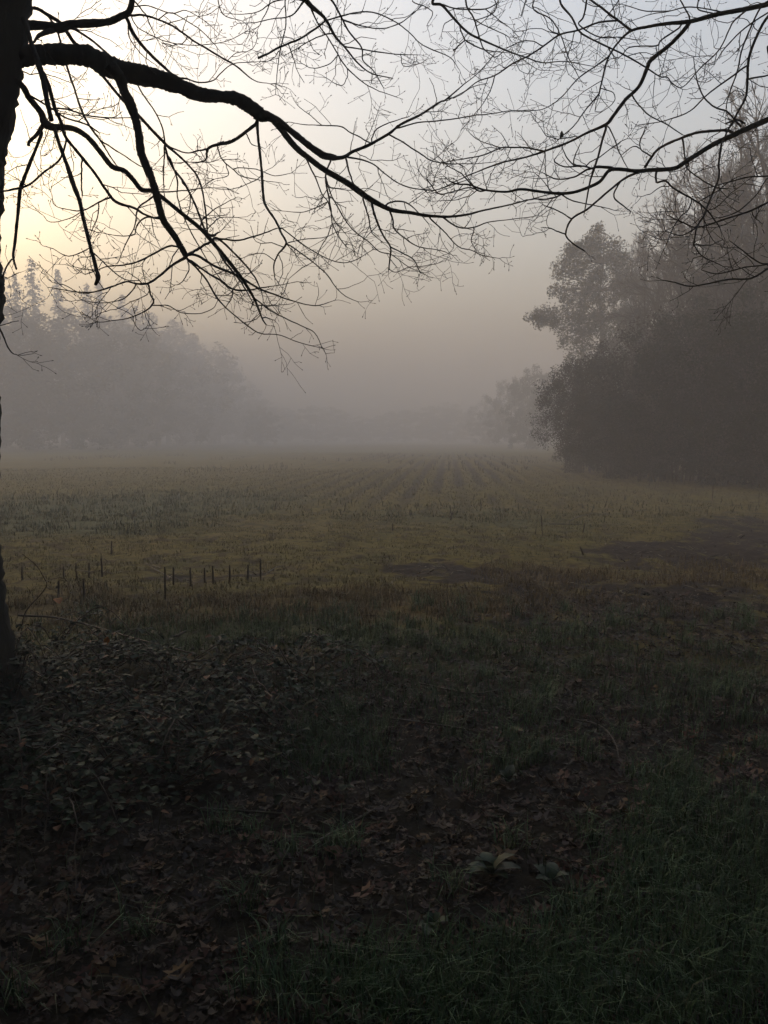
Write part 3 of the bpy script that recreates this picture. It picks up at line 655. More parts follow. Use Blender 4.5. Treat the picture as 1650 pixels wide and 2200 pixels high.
def overhanging_tree(name, limbs, trunk_rings, label, twig_rate):
    base = trunk_rings[0][0]
    root = empty(name, base)
    tag(root, label, 'tree', 'bare trees overhanging the field')
    mb = MB()
    tp = np.array([t[0] for t in trunk_rings]); tr = np.array([t[1] for t in trunk_rings])
    sp = smooth_path(np.hstack([tp, tr[:, None]]), 7)
    mb.tube(sp[:, :3], sp[:, 3] * (1 + .05 * (rng.random(len(sp)) - .5)), 26, lump=.045)
    attach(mb.build('trunk', M['bark']), root)
    for plabel, branches in limbs:
        known = []                                            # (px, py, depth, world point)
        limb = None
        for bi, (d0, drift, path) in enumerate(branches):
            A = np.array(path, float)
            snap = None
            if d0 is None:
                K = np.array([(k[0], k[1], k[2]) for k in known])
                j = int(np.argmin((K[:, 0] - A[0, 0]) ** 2 + (K[:, 1] - A[0, 1]) ** 2))
                d0 = K[j, 2]
                if (K[j, 0] - A[0, 0]) ** 2 + (K[j, 1] - A[0, 1]) ** 2 < 14 ** 2: snap = known[j][3]
            big = A[0, 2] > 12
            S = smooth_path(A, 14 if bi == 0 and big else 6 if bi == 0 else 5)
            seg = np.linalg.norm(np.diff(S[:, :2], axis=0), axis=1)
            s = np.concatenate([[0], np.cumsum(seg)]); Ltot = s[-1]; s = s / Ltot
            dep = d0 + drift * s + .05 * np.sin(s * Ltot / 60 + rng.random() * 6) * np.minimum(1, s * 4) * min(1, Ltot / 300)
            # small crooks
            amp = min(2.2, 6 / max(1, A[:, 2].mean() ** .5)) * .7
            jit = np.cumsum(rng.normal(0, .5, (len(S), 2)), axis=0); jit -= jit[0] + (jit[-1] - jit[0]) * s[:, None]
            jit *= amp / (np.abs(jit).max() + 1e-6)
            P = unproj(S[:, 0] + jit[:, 0], S[:, 1] + jit[:, 1], dep)
            if snap is not None: P[0] = snap
            rad = np.maximum(S[:, 2], 1.3) / F_PX * dep * .445
            mb = MB()
            if bi == 0 and big:
                lum = .13
                rough = np.clip((S[:, 2] - 6) / 20, .15, 1)
                rad = rad * (1 + rough * (.16 * (fbm(s * Ltot / 22, s * 0 + 3.1 + bi, 2) - .5) * 2 + .10 * (fbm(s * Ltot / 6, s * 0 + 8.1, 2) - .5) * 2))
                mb.tube(P, rad, 14, lump=.06)
            else:
                mb.tube(P, rad * (1 + .16 * (rng.random(len(S)) - .5)), 7 if A[0, 2] > 5 else 5, lump=.05)
            for q in range(0, len(S)):
                known.append((S[q, 0], S[q, 1], dep[q], P[q]))
            # side twigs grown along the thinner reaches
            i = 2
            side = 1 if rng.random() < .5 else -1
            T = np.gradient(P, axis=0); T /= np.linalg.norm(T, axis=1, keepdims=True) + 1e-9
            step_px = Ltot / len(S)
            while i < len(S) - 1:
                w = S[i, 2]
                pr = twig_rate * step_px / 24 * (1.0 if w < 5 else .5 if w < 10 else .14 if w < 20 else .03)
                if rng.random() < pr and -80 < S[i, 0] < 1760 and S[i, 1] > -120:
                    side = -side
                    a = np.cross(T[i], [0, 1, 0]); a /= np.linalg.norm(a) + 1e-6
                    nd = T[i] * (.5 + .5 * rng.random()) + a * side * (.45 + .6 * rng.random()) + np.array([0, rng.normal(0, .4), .1])
                    L = (.08 + .28 * rng.random() ** 1.6) * (1.15 if w < 5 else 1)
                    twig(mb, P[i], nd, L, min(max(rad[i] * .6, .0014), .0030), 1 if L < .14 else 2, rng.choice([.05, .09, -.02]))
                i += 1
            if S[-1, 2] < 4:                                   # the tip divides
                for _ in range(2):
                    twig(mb, P[-1], T[-1] + rng.normal(0, .4, 3), .05 + .1 * rng.random(), .0017, 1, .04)
            if bi == 0:
                limb = mb.build('limb', M['bark'])
                limb['label'] = plabel
                attach(limb, root)
            else:
                b = mb.build('branch', M['twig'])
                b.parent = limb
                b.matrix_parent_inverse = (root.matrix_basis).inverted() @ root.matrix_basis
    return root

# left trunk: right edge follows the left border of the view, leaning in at the top
edge = [(1800, 95), (1700, 75), (1600, 50), (1500, 36), (1400, 24), (1300, 5), (1200, -6), (1100, -14), (980, -7), (900, -7), (800, -16), (700, -12), (640, 0), (600, -2), (500, -12), (400, -4), (300, 4), (200, 25), (100, 39), (0, 53), (-120, 72), (-300, 105), (-600, 130), (-1000, 150)]
TD = 4.6
rings = []
for ey, ex in edge:
    wpx = 190 if ey > 900 else 175 if ey > 0 else max(110, 175 + ey * .05)
    if ey > 1400: wpx = 190 + (ey - 1400) * .18
    p = unproj(ex - wpx / 2, ey, TD)
    rings.append(((float(p[0]), TD, float(p[2])), wpx / 2 / F_PX * TD))
g0 = float(hz(rings[0][0][0], TD))
rings = [r for r in rings if r[0][2] > g0 - .12]
rings[0] = ((rings[0][0][0], TD, g0 - .10), rings[0][1] * 1.15)
left_tree = overhanging_tree('bare_tree', LEFT_TREE, rings, 'dark leaning bare tree at the left edge whose limbs spread across the top', .5)
# right trunk stands outside the view
rx = float(unproj(2120, 100, 5.6)[0])
g1 = float(hz(rx, 5.6))
rr = [((rx + .25, 5.6, g1 - .1), .30), ((rx + .2, 5.6, .4), .25), ((rx + .12, 5.6, 1.6), .22), ((rx + .04, 5.6, 3), .20), ((rx, 5.6, 4.2), .18), ((rx - .05, 5.65, 5.5), .14), ((rx + .05, 5.7, 7.5), .09), ((rx + .1, 5.8, 9.5), .03)]
right_tree = overhanging_tree('bare_tree', RIGHT_TREE, rr, 'bare tree reaching in from the right edge with thin crossing branches', .5)
# a withered leaf left hanging on a twig, dark against the sky
wl = unproj(1207, 287, 5.0)
lv = np.array([(0, 0, .012), (.008, .004, .002), (.006, -.003, -.016), (-.007, .003, -.014), (-.008, -.004, 0), (0, .006, -.004)])
lt = np.array([(0, 1, 5), (1, 2, 5), (2, 3, 5), (3, 4, 5), (4, 0, 5)])
o = mesh_np('withered_leaf', lv * 1.5 + wl, lt, M['deadleaf'], col=np.tile((.03, .02, .012), (6, 1)))
attach(o, right_tree)

# ------------------------------------------------------------------ trees standing in the mist
QUAD = np.array([(-.5, 0, 0), (0, .22, .03), (.5, 0, 0), (0, -.22, .03)])
QF = np.array([(0, 1, 2, 3)])
def leaf_cloud(centres, radii, per, size, c1, c2, squash=1.0):
    n = len(centres)
    P = np.repeat(np.asarray(centres, float), per, axis=0); rd = np.repeat(np.asarray(radii, float), per)
    v = rng.normal(0, 1, (n * per, 3)); v /= np.linalg.norm(v, axis=1, keepdims=True)
    P = P + v * (rd * rng.random(n * per) ** .45)[:, None] * np.array([1, 1, squash])
    t = rng.random((n * per, 1)) * .6 + np.repeat(rng.random((n, 1)), per, axis=0) * .4
    Cc = np.array(c1) * (1 - t) + np.array(c2) * t
    return scatter(QUAD, QF, P, size * (.6 + .8 * rng.random(n * per)), rots(n * per, 1.0), Cc)

def bare_crown(H, spread, nb=16, seed=0, lean=.0, upright=.5, fine=.007):
    """Trunk and twiggy crown of a leafless tree with its foot at the origin."""
    r = np.random.default_rng(seed)
    tr = MB()
    n = 9
    z = np.linspace(0, H * .93, n)
    TP = np.stack([np.cumsum(r.normal(0, .05, n)) + lean * z, np.cumsum(r.normal(0, .05, n)), z], -1)
    TP[0, :2] = 0
    tr.tube(TP, np.linspace(H * .017, .012, n), 8, lump=.06)
    cr = MB()
    def grow(p, d, L, rad, lev):
        k = 5 if lev < 2 else 4
        P = [p]; ds = []
        for i in range(k):
            d = d + r.normal(0, .13, 3) + np.array([0, 0, upright * .28]); d = d / np.linalg.norm(d)
            ds.append(d); P.append(P[-1] + d * L / k)
        cr.tube(np.array(P), np.linspace(rad, max(rad * .45, fine * .8), k + 1), 4 if lev < 1 else 3, cap=False)
        if lev >= 3: return
        m = [8, 6, 4][lev]
        for _ in range(m):
            t = .18 + .82 * r.random()
            i = min(k - 1, int(t * k)); q = P[i] + (P[i + 1] - P[i]) * (t * k - i)
            a = r.normal(0, 1, 3); a -= ds[i] * a.dot(ds[i]); a /= np.linalg.norm(a)
            grow(q, ds[i] * .8 + a * (.55 + .35 * r.random()), L * (.34 + .26 * r.random()) * (1.1 - .3 * t), max(rad * .45, fine), lev + 1)
    for b in range(nb):
        t = .14 + .84 * (b + r.random()) / nb
        i = min(n - 2, int(t * (n - 1))); q = TP[i] + (TP[i + 1] - TP[i]) * (t * (n - 1) - i)
        a = b * 2.4 + r.normal(0, .3)
        d = np.array([math.cos(a), math.sin(a), .5 + upright * .6 + t * .8])
        grow(q, d / np.linalg.norm(d), spread * (1.15 - .65 * t) * (.75 + .4 * r.random()), H * .006, 0)
    return tr, cr

def conifer_mesh(H, Rad, seed):
    r = np.random.default_rng(seed)
    tr = MB(); tr.tube(np.stack([np.zeros(7), np.zeros(7), np.linspace(0, H * .98, 7)], -1), np.linspace(H * .014, .015, 7), 8)
    P, S, Mx = [], [], []
    z = H * .06
    while z < H * .985:
        f = 1 - z / H
        Lr = Rad * (f ** .68) * (.5 + .75 * r.random()) + .15
        nb = 5 + int(3 * f)
        for b in range(nb):
            a = r.random() * 6.28
            L = Lr * (.65 + .5 * r.random())
            k = max(2, int(L / .34))
            for j in range(k):
                u = (j + .6) / k
                x = L * u
                zz = z + .25 * L * u - .55 * L * u * u + r.normal(0, .06)
                for _ in range(3):
                    w = (r.random() - .5) * .6 * (1 - .5 * u)
                    ca, sa = math.cos(a), math.sin(a)
                    P.append((ca * x - sa * w, sa * x + ca * w, zz + r.normal(0, .07)))
                    yaw = a + r.normal(0, .6); c, s = math.cos(yaw), math.sin(yaw)
                    pt = -.35 + r.normal(0, .3); cp, spn = math.cos(pt), math.sin(pt)
                    ro = r.normal(0, .5); cr_, sr_ = math.cos(ro), math.sin(ro)
                    X = np.array([c * cp, s * cp, spn]); Y0 = np.array([-s, c, 0]); Z0 = np.cross(X, Y0)
                    Y = Y0 * cr_ + Z0 * sr_
                    Mx.append(np.stack([X, Y, np.cross(X, Y)], -1)); S.append(.30 + .3 * r.random())
        z += .26 + .16 * r.random()
    P, S, Mx = np.array(P), np.array(S), np.array(Mx)
    t = rng.random((len(P), 1))
    Cc = np.array((.022, .034, .02)) * (1 - t) + np.array((.045, .06, .032)) * t
    return tr, scatter(QUAD * np.array([1, 1.3, 1]), QF, P, S, Mx, Cc)

def two_part(name, tr, crown, mats, cname='crown'):
    root = empty(name, (0, 0, 0))
    tr.build('trunk', mats[0], root)
    if isinstance(crown, MB): crown.build(cname, mats[1], root)
    else: mesh_np(cname, crown[0], crown[1], mats[1], root, col=crown[2])
    return root
def stand(root, x, y, sc=1., rz=0., sxy=None):
    root.location = (x, y, float(hz(x, y)) - .05)
    root.scale = (sc * (sxy or 1), sc * (sxy or 1), sc)
    root.rotation_euler = (0, 0, rz)
def at_px(px, Y):
    return float(unproj(px, 940, Y)[0])
def top_h(py, Y, x):
    return float(unproj(825, py, Y)[2]) - float(hz(x, Y))

# ---- left: conifers, then broadleaf trees running back into the mist
con = [two_part('conifer_tree', *conifer_mesh(28., 4.6, 3), (M['far_bark'], M['needles'])),
       two_part('conifer_tree', *conifer_mesh(28., 3.9, 8), (M['far_bark'], M['needles'])),
       two_part('conifer_tree', *conifer_mesh(28., 5.2, 21), (M['far_bark'], M['needles']))]
CON = [  # px, top y, distance, kind, label
 (-150, 500, 62, 0, 'misty conifer just beyond the left border of the field'),
 (-62, 545, 60, 2, 'misty conifer half hidden by the leaning trunk'),
 (8, 528, 64, 1, 'tall misty conifer rising right beside the leaning trunk'),
 (45, 582, 66, 2, 'shorter misty conifer between the two tallest on the left'),
 (82, 550, 68, 0, 'sharp pointed misty conifer, second tall one from the trunk'),
 (136, 574, 73, 1, 'slim misty conifer right of the sharp pointed one'),
 (196, 604, 78, 2, 'faint conifer with the broken hanging stub above it'),
 (222, 592, 82, 1, 'narrow faint conifer just right of the broken hanging stub'),
 (270, 626, 88, 0, 'faintest conifer, last before the rounded trees on the left'),
]
used = set()
for px, ty, Y, k, lab in CON:
    Y *= 2.05
    o = con[k] if k not in used else copy_tree(con[k])
    used.add(k)
    x = at_px(px, Y)
    stand(o, x, Y, top_h(ty, Y, x) / 28., rng.random() * 6.28)
    tag(o, lab, 'conifer', 'conifers in the mist on the left')

def broad_mesh(H, Rad, seed, size=.30):
    """Dense rounded ivy-clad tree: trunk and leafy crown."""
    r = np.random.default_rng(seed)
    tr = MB(); tr.tube(np.stack([np.zeros(5), np.zeros(5), np.linspace(0, H * .7, 5)], -1), np.linspace(H * .02, H * .006, 5), 7)
    cs, rs = [], []
    for _ in range(150):
        v = r.normal(0, 1, 3); v /= np.linalg.norm(v)
        f = r.random() ** .4
        z = H * .5 + v[2] * H * .46 * f
        wz = math.sqrt(max(.05, 1 - ((z - H * .42) / (H * .6)) ** 2))
        cs.append((v[0] * Rad * f * wz * 1.15, v[1] * Rad * f * wz * 1.15, max(.4, z))); rs.append((.09 + .08 * r.random()) * H * .5)
    for _ in range(50):
        a = r.random() * 6.283; d = Rad * .95 * r.random() ** .5
        cs.append((math.cos(a) * d, math.sin(a) * d, H * (.03 + .3 * r.random()))); rs.append((.07 + .07 * r.random()) * H * .5)
    return tr, leaf_cloud(cs, rs, 70, size, (.03, .036, .022), (.06, .06, .038), .8)
brd = [two_part('broadleaf_tree', *broad_mesh(11., 4.4, 5), (M['far_bark'], M['leaf_ever'])),
       two_part('broadleaf_tree', *broad_mesh(11., 5.2, 6), (M['far_bark'], M['leaf_ever']))]
BRD = [
 (300, 640, 92, 0, 'rounded misty tree, first right of the conifers', 1.),
 (362, 668, 98, 1, 'rounded misty tree, second right of the conifers', 1.),
 (420, 716, 106, 0, 'rounded misty tree, third right of the conifers', 1.),
 (472, 780, 116, 1, 'low rounded tree at the slope of the left wood', 1.),
 (530, 836, 128, 0, 'very faint low tree near the far end of the left wood', 1.3),
 (600, 868, 142, 1, 'barely visible tree at the far end of the left wood', 1.4),
 (1145, 770, 62, 0, 'pale misty tree just left of the dark right thicket', .8),
 (1098, 800, 78, 1, 'faint misty tree second left of the dark right thicket', .8),
 (1050, 850, 100, 0, 'barely visible tree closing the field on the right', 1.1),
 # understorey along the left edge
 (560, 866, 96, 0, 'barely visible tree behind the far end of the left wood', 1.2),
 (680, 866, 100, 1, 'ghostly tree in the mist left of the field centre', 2.2),
 (775, 890, 104, 0, 'ghostly tree in the mist at the end of the rows', 2.2),
 (870, 876, 104, 1, 'ghostly tree in the mist right of the row ends', 2.2),
 (960, 858, 100, 0, 'ghostly tree in the mist left of the faint right trees', 2.0),
 (-30, 625, 57, 1, 'dim bushy tree in front of the left conifers beside the trunk', 1.1),
 (66, 640, 60, 0, 'dim bushy tree at the foot of the sharp pointed conifer', 1.1),
 (160, 645, 66, 1, 'dim bushy tree under the slim conifer', 1.1),
 (250, 660, 74, 0, 'dim bushy tree under the faintest conifer', 1.1),
 (340, 720, 84, 1, 'dim bushy tree in front of the rounded trees', 1.2),
]
used = set()
for px, ty, Y, k, lab, wd in BRD:
    Y *= 1.75 if lab.startswith('dim') else 2.4 if lab.startswith('ghostly') else 1.85
    o = brd[k] if k not in used else copy_tree(brd[k])
    used.add(k)
    x = at_px(px, Y)
    stand(o, x, Y, top_h(ty, Y, x) / 11., rng.random() * 6.28, wd)
    tag(o, lab, 'tree', 'rounded trees fading into the mist')

# ---- right: evergreen with a ragged outline
def in_poly(px, py, poly):
    c = np.zeros(len(px), bool); j = len(poly) - 1
    for i in range(len(poly)):
        xi, yi = poly[i]; xj, yj = poly[j]
        c ^= ((yi > py) != (yj > py)) & (px < (xj - xi) * (py - yi) / (yj - yi + 1e-9) + xi); j = i
    return c
PINE = [(1277,482),(1294,490),(1304,515),(1314,497),(1328,525),(1356,548),(1376,600),(1386,700),(1370,800),(1215,800),(1203,745),(1198,722),(1195,702),(1155,700),(1127,684),(1150,672),(1172,658),(1192,668),(1207,648),(1187,637),(1185,615),(1212,602),(1190,592),(1185,575),(1212,556),(1212,538),(1242,522),(1260,500)]
PY_ = 56.
qx, qy = 1120 + 270 * rng.random(2600), 480 + 330 * rng.random(2600)
k = in_poly(qx, qy, PINE); qx, qy = qx[k][:450], qy[k][:450]
axis_x = 1285
half = np.interp(qy, [480, 560, 640, 800], [25, 85, 100, 110])
off = np.sqrt(np.maximum(.05, 1 - np.clip((qx - axis_x) / (half + 25), -1, 1) ** 2)) * half / F_PX * PY_
dep = PY_ + (rng.random(len(qx)) * 2 - 1) * off
cw = unproj(qx, qy, dep)
xb = at_px(axis_x, PY_)
root = empty('evergreen_tree', (xb, PY_, float(hz(xb, PY_))))
tag(root, 'evergreen tree with ragged clumped foliage and a stray low bough', 'tree')
tr = MB()
tz = np.linspace(-.1, top_h(500, PY_, xb), 9)
tp = np.stack([xb + .15 * np.sin(tz), np.full(9, PY_), tz + float(hz(xb, PY_))], -1)
tr.tube(tp, np.linspace(.22, .03, 9), 8)
for a, b in ((0, 6), (1, 6)): pass
attach(tr.build('trunk', M['far_bark']), root)
tb = MB()
for i in range(0, len(cw), 4):
    q = tp[np.argmin(np.abs(tp[:, 2] - (cw[i, 2] - .5)))]
    mid = (q + cw[i]) / 2 + np.array([0, 0, .15])
    tb.tube(np.array([q, mid, cw[i]]), [.05, .03, .012], 4)
attach(tb.build('branches', M['far_bark']), root)
lc = leaf_cloud(cw, .34 + .28 * rng.random(len(cw)), 80, .17, (.026, .034, .022), (.05, .055, .036))
attach(mesh_np('crown', lc[0], lc[1], M['leaf_ever'], col=lc[2]), root)

# ---- right: leafless trees with upright twigs
bare = [two_part('twiggy_tree', *bare_crown(12., 4.6, 24, 1, upright=.16, fine=.009), (M['far_bark'], M['twig'])),
        two_part('twiggy_tree', *bare_crown(12., 5.0, 25, 2, upright=.22, fine=.009), (M['far_bark'], M['twig'])),
        two_part('twiggy_tree', *bare_crown(12., 4.2, 22, 4, upright=.4, fine=.009), (M['far_bark'], M['twig']))]
BARE = [
 (1450, 452, 44., 0, .95, 'leafless twiggy tree with rounded top, leftmost beside the evergreen'),
 (1515, 395, 40., 1, .8, 'leafless twiggy tree second from the evergreen on the right'),
 (1572, 335, 37., 2, .9, 'tall leafless tree with upright twigs near the right edge'),
 (1628, 300, 34., 1, .8, 'tallest leafless tree at the right edge'),
 (1735, 290, 32., 0, .8, 'leafless tree cut off by the right edge'),
 (1360, 540, 60., 2, .7, 'thin leafless tree between the evergreen and the twiggy trees'),
 (1405, 560, 52., 1, .6, 'small leafless tree behind the gap beside the evergreen'),
 (1560, 420, 42., 0, .9, 'leafless tree standing behind the tall twiggy ones'),
]
used = set()
for px, ty, Y, k, wd, lab in BARE:
    o = bare[k] if k not in used else copy_tree(bare[k])
    used.add(k)
    x = at_px(px, Y)
    stand(o, x, Y, top_h(ty, Y, x) / 11.8, rng.random() * 6.28, wd)
    tag(o, lab, 'tree', 'leafless trees on the right')

# ---- right: dark thicket at their feet
def thicket_mesh(H, Rad, seed):
    r = np.random.default_rng(seed)
    st = MB()
    cs, rs = [], []
    for s in range(16):
        a = r.random() * 6.28; d = r.random() * Rad * .35
        p0 = np.array([math.cos(a) * d, math.sin(a) * d, -.05])
        hh = H * (.45 + .55 * r.random()); lean = r.normal(0, .28, 2)
        P = np.array([p0 + np.array([lean[0] * t * t * hh, lean[1] * t * t * hh, hh * t]) for t in np.linspace(0, 1, 7)])
        st.tube(P, np.linspace(.05, .008, 7), 4)
        for _ in range(16):
            i = r.integers(1, 6); q = P[i]
            dv = np.array([r.normal(0, 1), r.normal(0, 1), .9]); dv /= np.linalg.norm(dv)
            L = H * (.10 + .16 * r.random())
            e = q + dv * L * .5 + r.normal(0, .05, 3); f = e + (dv + np.array([0, 0, .5])) * L * .45
            st.tube(np.array([q, e, f]), [.018, .012, .007], 3, cap=False)
    for _ in range(170):
        v = r.normal(0, 1, 3); v /= np.linalg.norm(v); f = r.random() ** .45
        z = H * .44 + v[2] * H * .44 * f
        w = .75 + .45 * math.sin(min(1, z / H) * 2.6)
        cs.append((v[0] * Rad * f * w, v[1] * Rad * f * w, max(.25, z))); rs.append((.05 + .06 * r.random()) * H)
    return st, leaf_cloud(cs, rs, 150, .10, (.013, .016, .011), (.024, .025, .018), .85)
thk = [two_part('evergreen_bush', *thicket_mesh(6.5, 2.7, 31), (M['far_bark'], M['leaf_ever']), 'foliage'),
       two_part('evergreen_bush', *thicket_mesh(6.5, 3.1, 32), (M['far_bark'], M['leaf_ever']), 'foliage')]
for t_ in thk:
    for ch in t_.children:
        if ch.name.startswith('trunk'): ch.name = 'stems'
THK = [
 (1246, 752, 37., 0, .8, 'dark bush at the left corner of the right thicket'),
 (1288, 730, 39., 1, .8, 'dark bush under the evergreen tree'),
 (1335, 690, 35., 1, .9, 'dark bush between the evergreen and the twiggy trees'),
 (1338, 820, 32., 0, 1.2, 'low dark bush in front of the evergreen tree'),
 (1410, 640, 33., 0, .95, 'tall dark bush under the leftmost twiggy tree'),
 (1420, 810, 29., 1, 1.2, 'low dark bush in front, middle of the right thicket'),
 (1490, 600, 30., 1, .9, 'tall dark bush below the twiggy trees'),
 (1555, 790, 27., 0, 1.2, 'low dark bush in front, near the right edge'),
 (1575, 560, 29., 0, .9, 'tallest dark bush below the upright twigs'),
 (1650, 560, 27., 1, .9, 'dark bush cut by the right edge'),
 (1690, 780, 25., 1, 1.2, 'low dark bush in the right corner of the field'),
 (1780, 540, 25.5, 0, 1., 'dark bush just beyond the right edge'),
]
used = set()
for px, ty, Y, k, wd, lab in THK:
    o = thk[k] if k not in used else copy_tree(thk[k])
    used.add(k)
    x = at_px(px, Y)
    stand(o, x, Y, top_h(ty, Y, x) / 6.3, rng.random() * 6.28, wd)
    tag(o, lab, 'bush', 'dark thicket on the right')

# ---- unseen conifers added behind and beside the viewer to shade the foreground
SHADE_TREES = [(-9, -3.5, 0, 1.0), (-5.2, -4.5, 2, .95), (-1.6, -4.0, 0, 1.05), (2.4, -4.4, 2, 1.0), (6., -3.6, 1, 1.05), (9.5, -2.5, 0, 1.), (-11.5, .5, 2, 1.2), (11.5, 1.5, 1, 1.1), (-9.5, 4.5, 0, 1.1), (-9.6, 9.2, 1, 1.0), (10.2, 6., 2, 1.)]
for i, (x, y, k, s) in enumerate(SHADE_TREES):
    o = copy_tree(con[k])
    stand(o, x, y, s * .85, rng.random() * 6.28)
    o.location.z = float(hz(x, y))
    tag(o, 'dark unseen conifer added around the viewer to shade the foreground', 'conifer', 'unseen conifers added to shade the foreground')

# ------------------------------------------------------------------ ground cover
def lerp(a, b, t): return np.array(a) * (1 - t) + np.array(b) * t
def blades(P, L, wid, lean, c1, c2):
    """Bent grass blades -> (V, F, col): 5 vertices, 3 triangles each."""
    n = len(P)
    a = rng.random(n) * 6.283; d = np.stack([np.cos(a), np.sin(a), np.zeros(n)], -1)
    b = a + 1.57 + rng.normal(0, .4, n); s = np.stack([np.cos(b), np.sin(b), np.zeros(n)], -1) * (wid / 2)[:, None]
    ln = np.abs(rng.normal(lean, .3, n))[:, None]; L = L[:, None]; up = np.array([0, 0, 1.])
    m = P + up * L * .55 + d * L * ln * .22
    t = P + up * L * (1 - .35 * np.clip(ln, 0, 1.6)) + d * L * ln * .75
    V = np.stack([P - s, P + s, m - s * .75, m + s * .75, t], 1)
    T = np.array([(0, 1, 2), (1, 3, 2), (2, 3, 4)])
    Fa = (T[None] + (np.arange(n) * 5)[:, None, None]).reshape(-1, 3)
    u = rng.random((n, 1))
    Cc = np.repeat(lerp(c1, c2, u), 5, axis=0)
    return V.reshape(-1, 3), Fa, Cc
def sample(n, x0, x1, y0, y1, key=None, power=1.0, thr=0., clump=0.):
    """Random ground points inside the view, kept in proportion to a zone weight."""
    x = x0 + (x1 - x0) * rng.random(n); y = y0 + (y1 - y0) * rng.random(n) ** 1.15
    vis = np.abs(x) < y * .50 + .5
    x, y = x[vis], y[vis]
    w = np.ones(len(x))
    if key is not None:
        z = zones(x, y); w = key(z) ** power
    if clump:
        w = w * sstep(.5 - clump * .5, .62, fbm(x * 3.2 + 8, y * 3.2, 3))
    k = rng.random(len(x)) < w - thr
    x, y = x[k], y[k]
    return np.stack([x, y, hz(x, y) - .004], -1)
def join(parts):
    V, Fa, Cc, o = [], [], [], 0
    for v, f, c in parts:
        V.append(v); Fa.append(f + o); Cc.append(c); o += len(v)
    return np.concatenate(V), np.concatenate(Fa), np.concatenate(Cc)
def stuff(name, parts, mat, label, cat):
    V, Fa, Cc = join(parts)
    o = mesh_np(name, V, Fa, mat, col=Cc)
    return tag(o, label, cat, kind='stuff')

# lush grass of the shaded foreground
p1 = sample(330000, -4, 4, 1.9, 7.2, lambda z: z['lush'], 1.2, .03)
p1 = p1[:90000]
g1_ = blades(p1, .05 + .13 * rng.random(len(p1)) ** 1.5, np.full(len(p1), .004), .8, (.017, .042, .015), (.046, .092, .034))
p1b = sample(26000, -4, 4, 2.0, 7.5, lambda z: .10 + .3 * z['lush'], 1., 0, .6)[:9000]
g1b = blades(p1b, .08 + .16 * rng.random(len(p1b)), np.full(len(p1b), .0045), .6, (.015, .022, .01), (.045, .05, .024))
tx = sample(900, -4, 4, 2.1, 7.4, lambda z: np.clip(.5 - .4 * z['bramble'] - .3 * (z['px'] < 600), 0, 1), 1., 0)[:210]
tp_ = np.repeat(tx, 46, axis=0)
tp_[:, :2] += rng.normal(0, .03, (len(tp_), 2)); tp_[:, 2] = hz(tp_[:, 0], tp_[:, 1]) - .004
g1c = blades(tp_, .05 + .14 * rng.random(len(tp_)), np.full(len(tp_), .0042), .9, (.018, .044, .016), (.055, .10, .04))
stuff('foreground_grass', [g1_, g1b, g1c], M['grass'], 'dark green grass growing among the fallen leaves in the foreground', 'grass')
# verge
p2 = sample(150000, -5, 5, 5.6, 9.2, lambda z: z['verge'], 1., .03, .6)
g2_ = blades(p2, .03 + .10 * rng.random(len(p2)) ** 1.6, np.full(len(p2), .005), .7, (.024, .048, .016), (.066, .105, .038))
p3 = sample(170000, -6.5, 6.5, 6.4, 12.5, lambda z: z['dry'], 1., .03, .6)
g3_ = blades(p3, .03 + .10 * rng.random(len(p3)) ** 1.5, np.full(len(p3), .0055), .75, (.055, .04, .017), (.14, .098, .042))
stuff('verge_grass', [g2_, g3_], M['grass'], 'tall green and straw coloured grass along the field edge', 'grass')
# short grass and moss of the field
p4 = sample(150000, -9, 9, 7.5, 17, lambda z: np.clip(1 - z['soil'] * 1.2 - z['litter'], 0, 1) * .8, 1., 0, .5)
g4_ = blades(p4, .02 + .05 * rng.random(len(p4)), .004 + .004 * rng.random(len(p4)), .7, (.042, .038, .011), (.105, .088, .03))
p5 = sample(110000, -20, 20, 16, 42, lambda z: np.clip(.7 - z['soil'], 0, 1), 1., 0, .7)
g5_ = blades(p5, .03 + .07 * rng.random(len(p5)), .008 + .012 * rng.random(len(p5)), .6, (.042, .037, .013), (.092, .077, .03))
p6 = sample(60000, -14, 6, 9, 26, lambda z: z['green'], 1., .05, .3)
g6_ = blades(p6, .06 + .10 * rng.random(len(p6)), .007 + .008 * rng.random(len(p6)), .5, (.026, .034, .018), (.046, .055, .03))
stuff('field_grass', [g4_, g5_, g6_], M['grass'], 'short brown and mossy green grass covering the stubble field', 'grass')
print('blades', len(p1), len(p1b), len(p2), len(p3), len(p4), len(p5), len(p6))

# trash of the maize harvest: torn strips and husks lying on the field
pt_ = sample(16000, -8, 8, 6.6, 17, lambda z: np.clip(.12 + .8 * z['soil'] + .3 * z['dry'], 0, 1), 1., 0, .6)
pt_[:, 2] += .012
SV = np.array([(-.5, -.04, 0), (.5, -.03, .04), (.5, .04, .03), (-.5, .05, .01), (.05, .0, .09), (.1, -.06, .05)])
ST = np.array([(0, 5, 4), (5, 1, 4), (1, 2, 4), (2, 3, 4), (3, 0, 4)])
tcol = np.array([(.05, .036, .022), (.02, .014, .01), (.11, .09, .065), (.03, .02, .014)])[rng.integers(0, 4, len(pt_))]
stuff('maize_trash', [scatter(SV, ST, pt_, .04 + .11 * rng.random(len(pt_)) ** 2, rots(len(pt_), .3), tcol * (.6 + .6 * rng.random((len(pt_), 1))))], M['litter'], 'torn dry maize husks and leaf strips strewn over the field edge', 'plant debris')

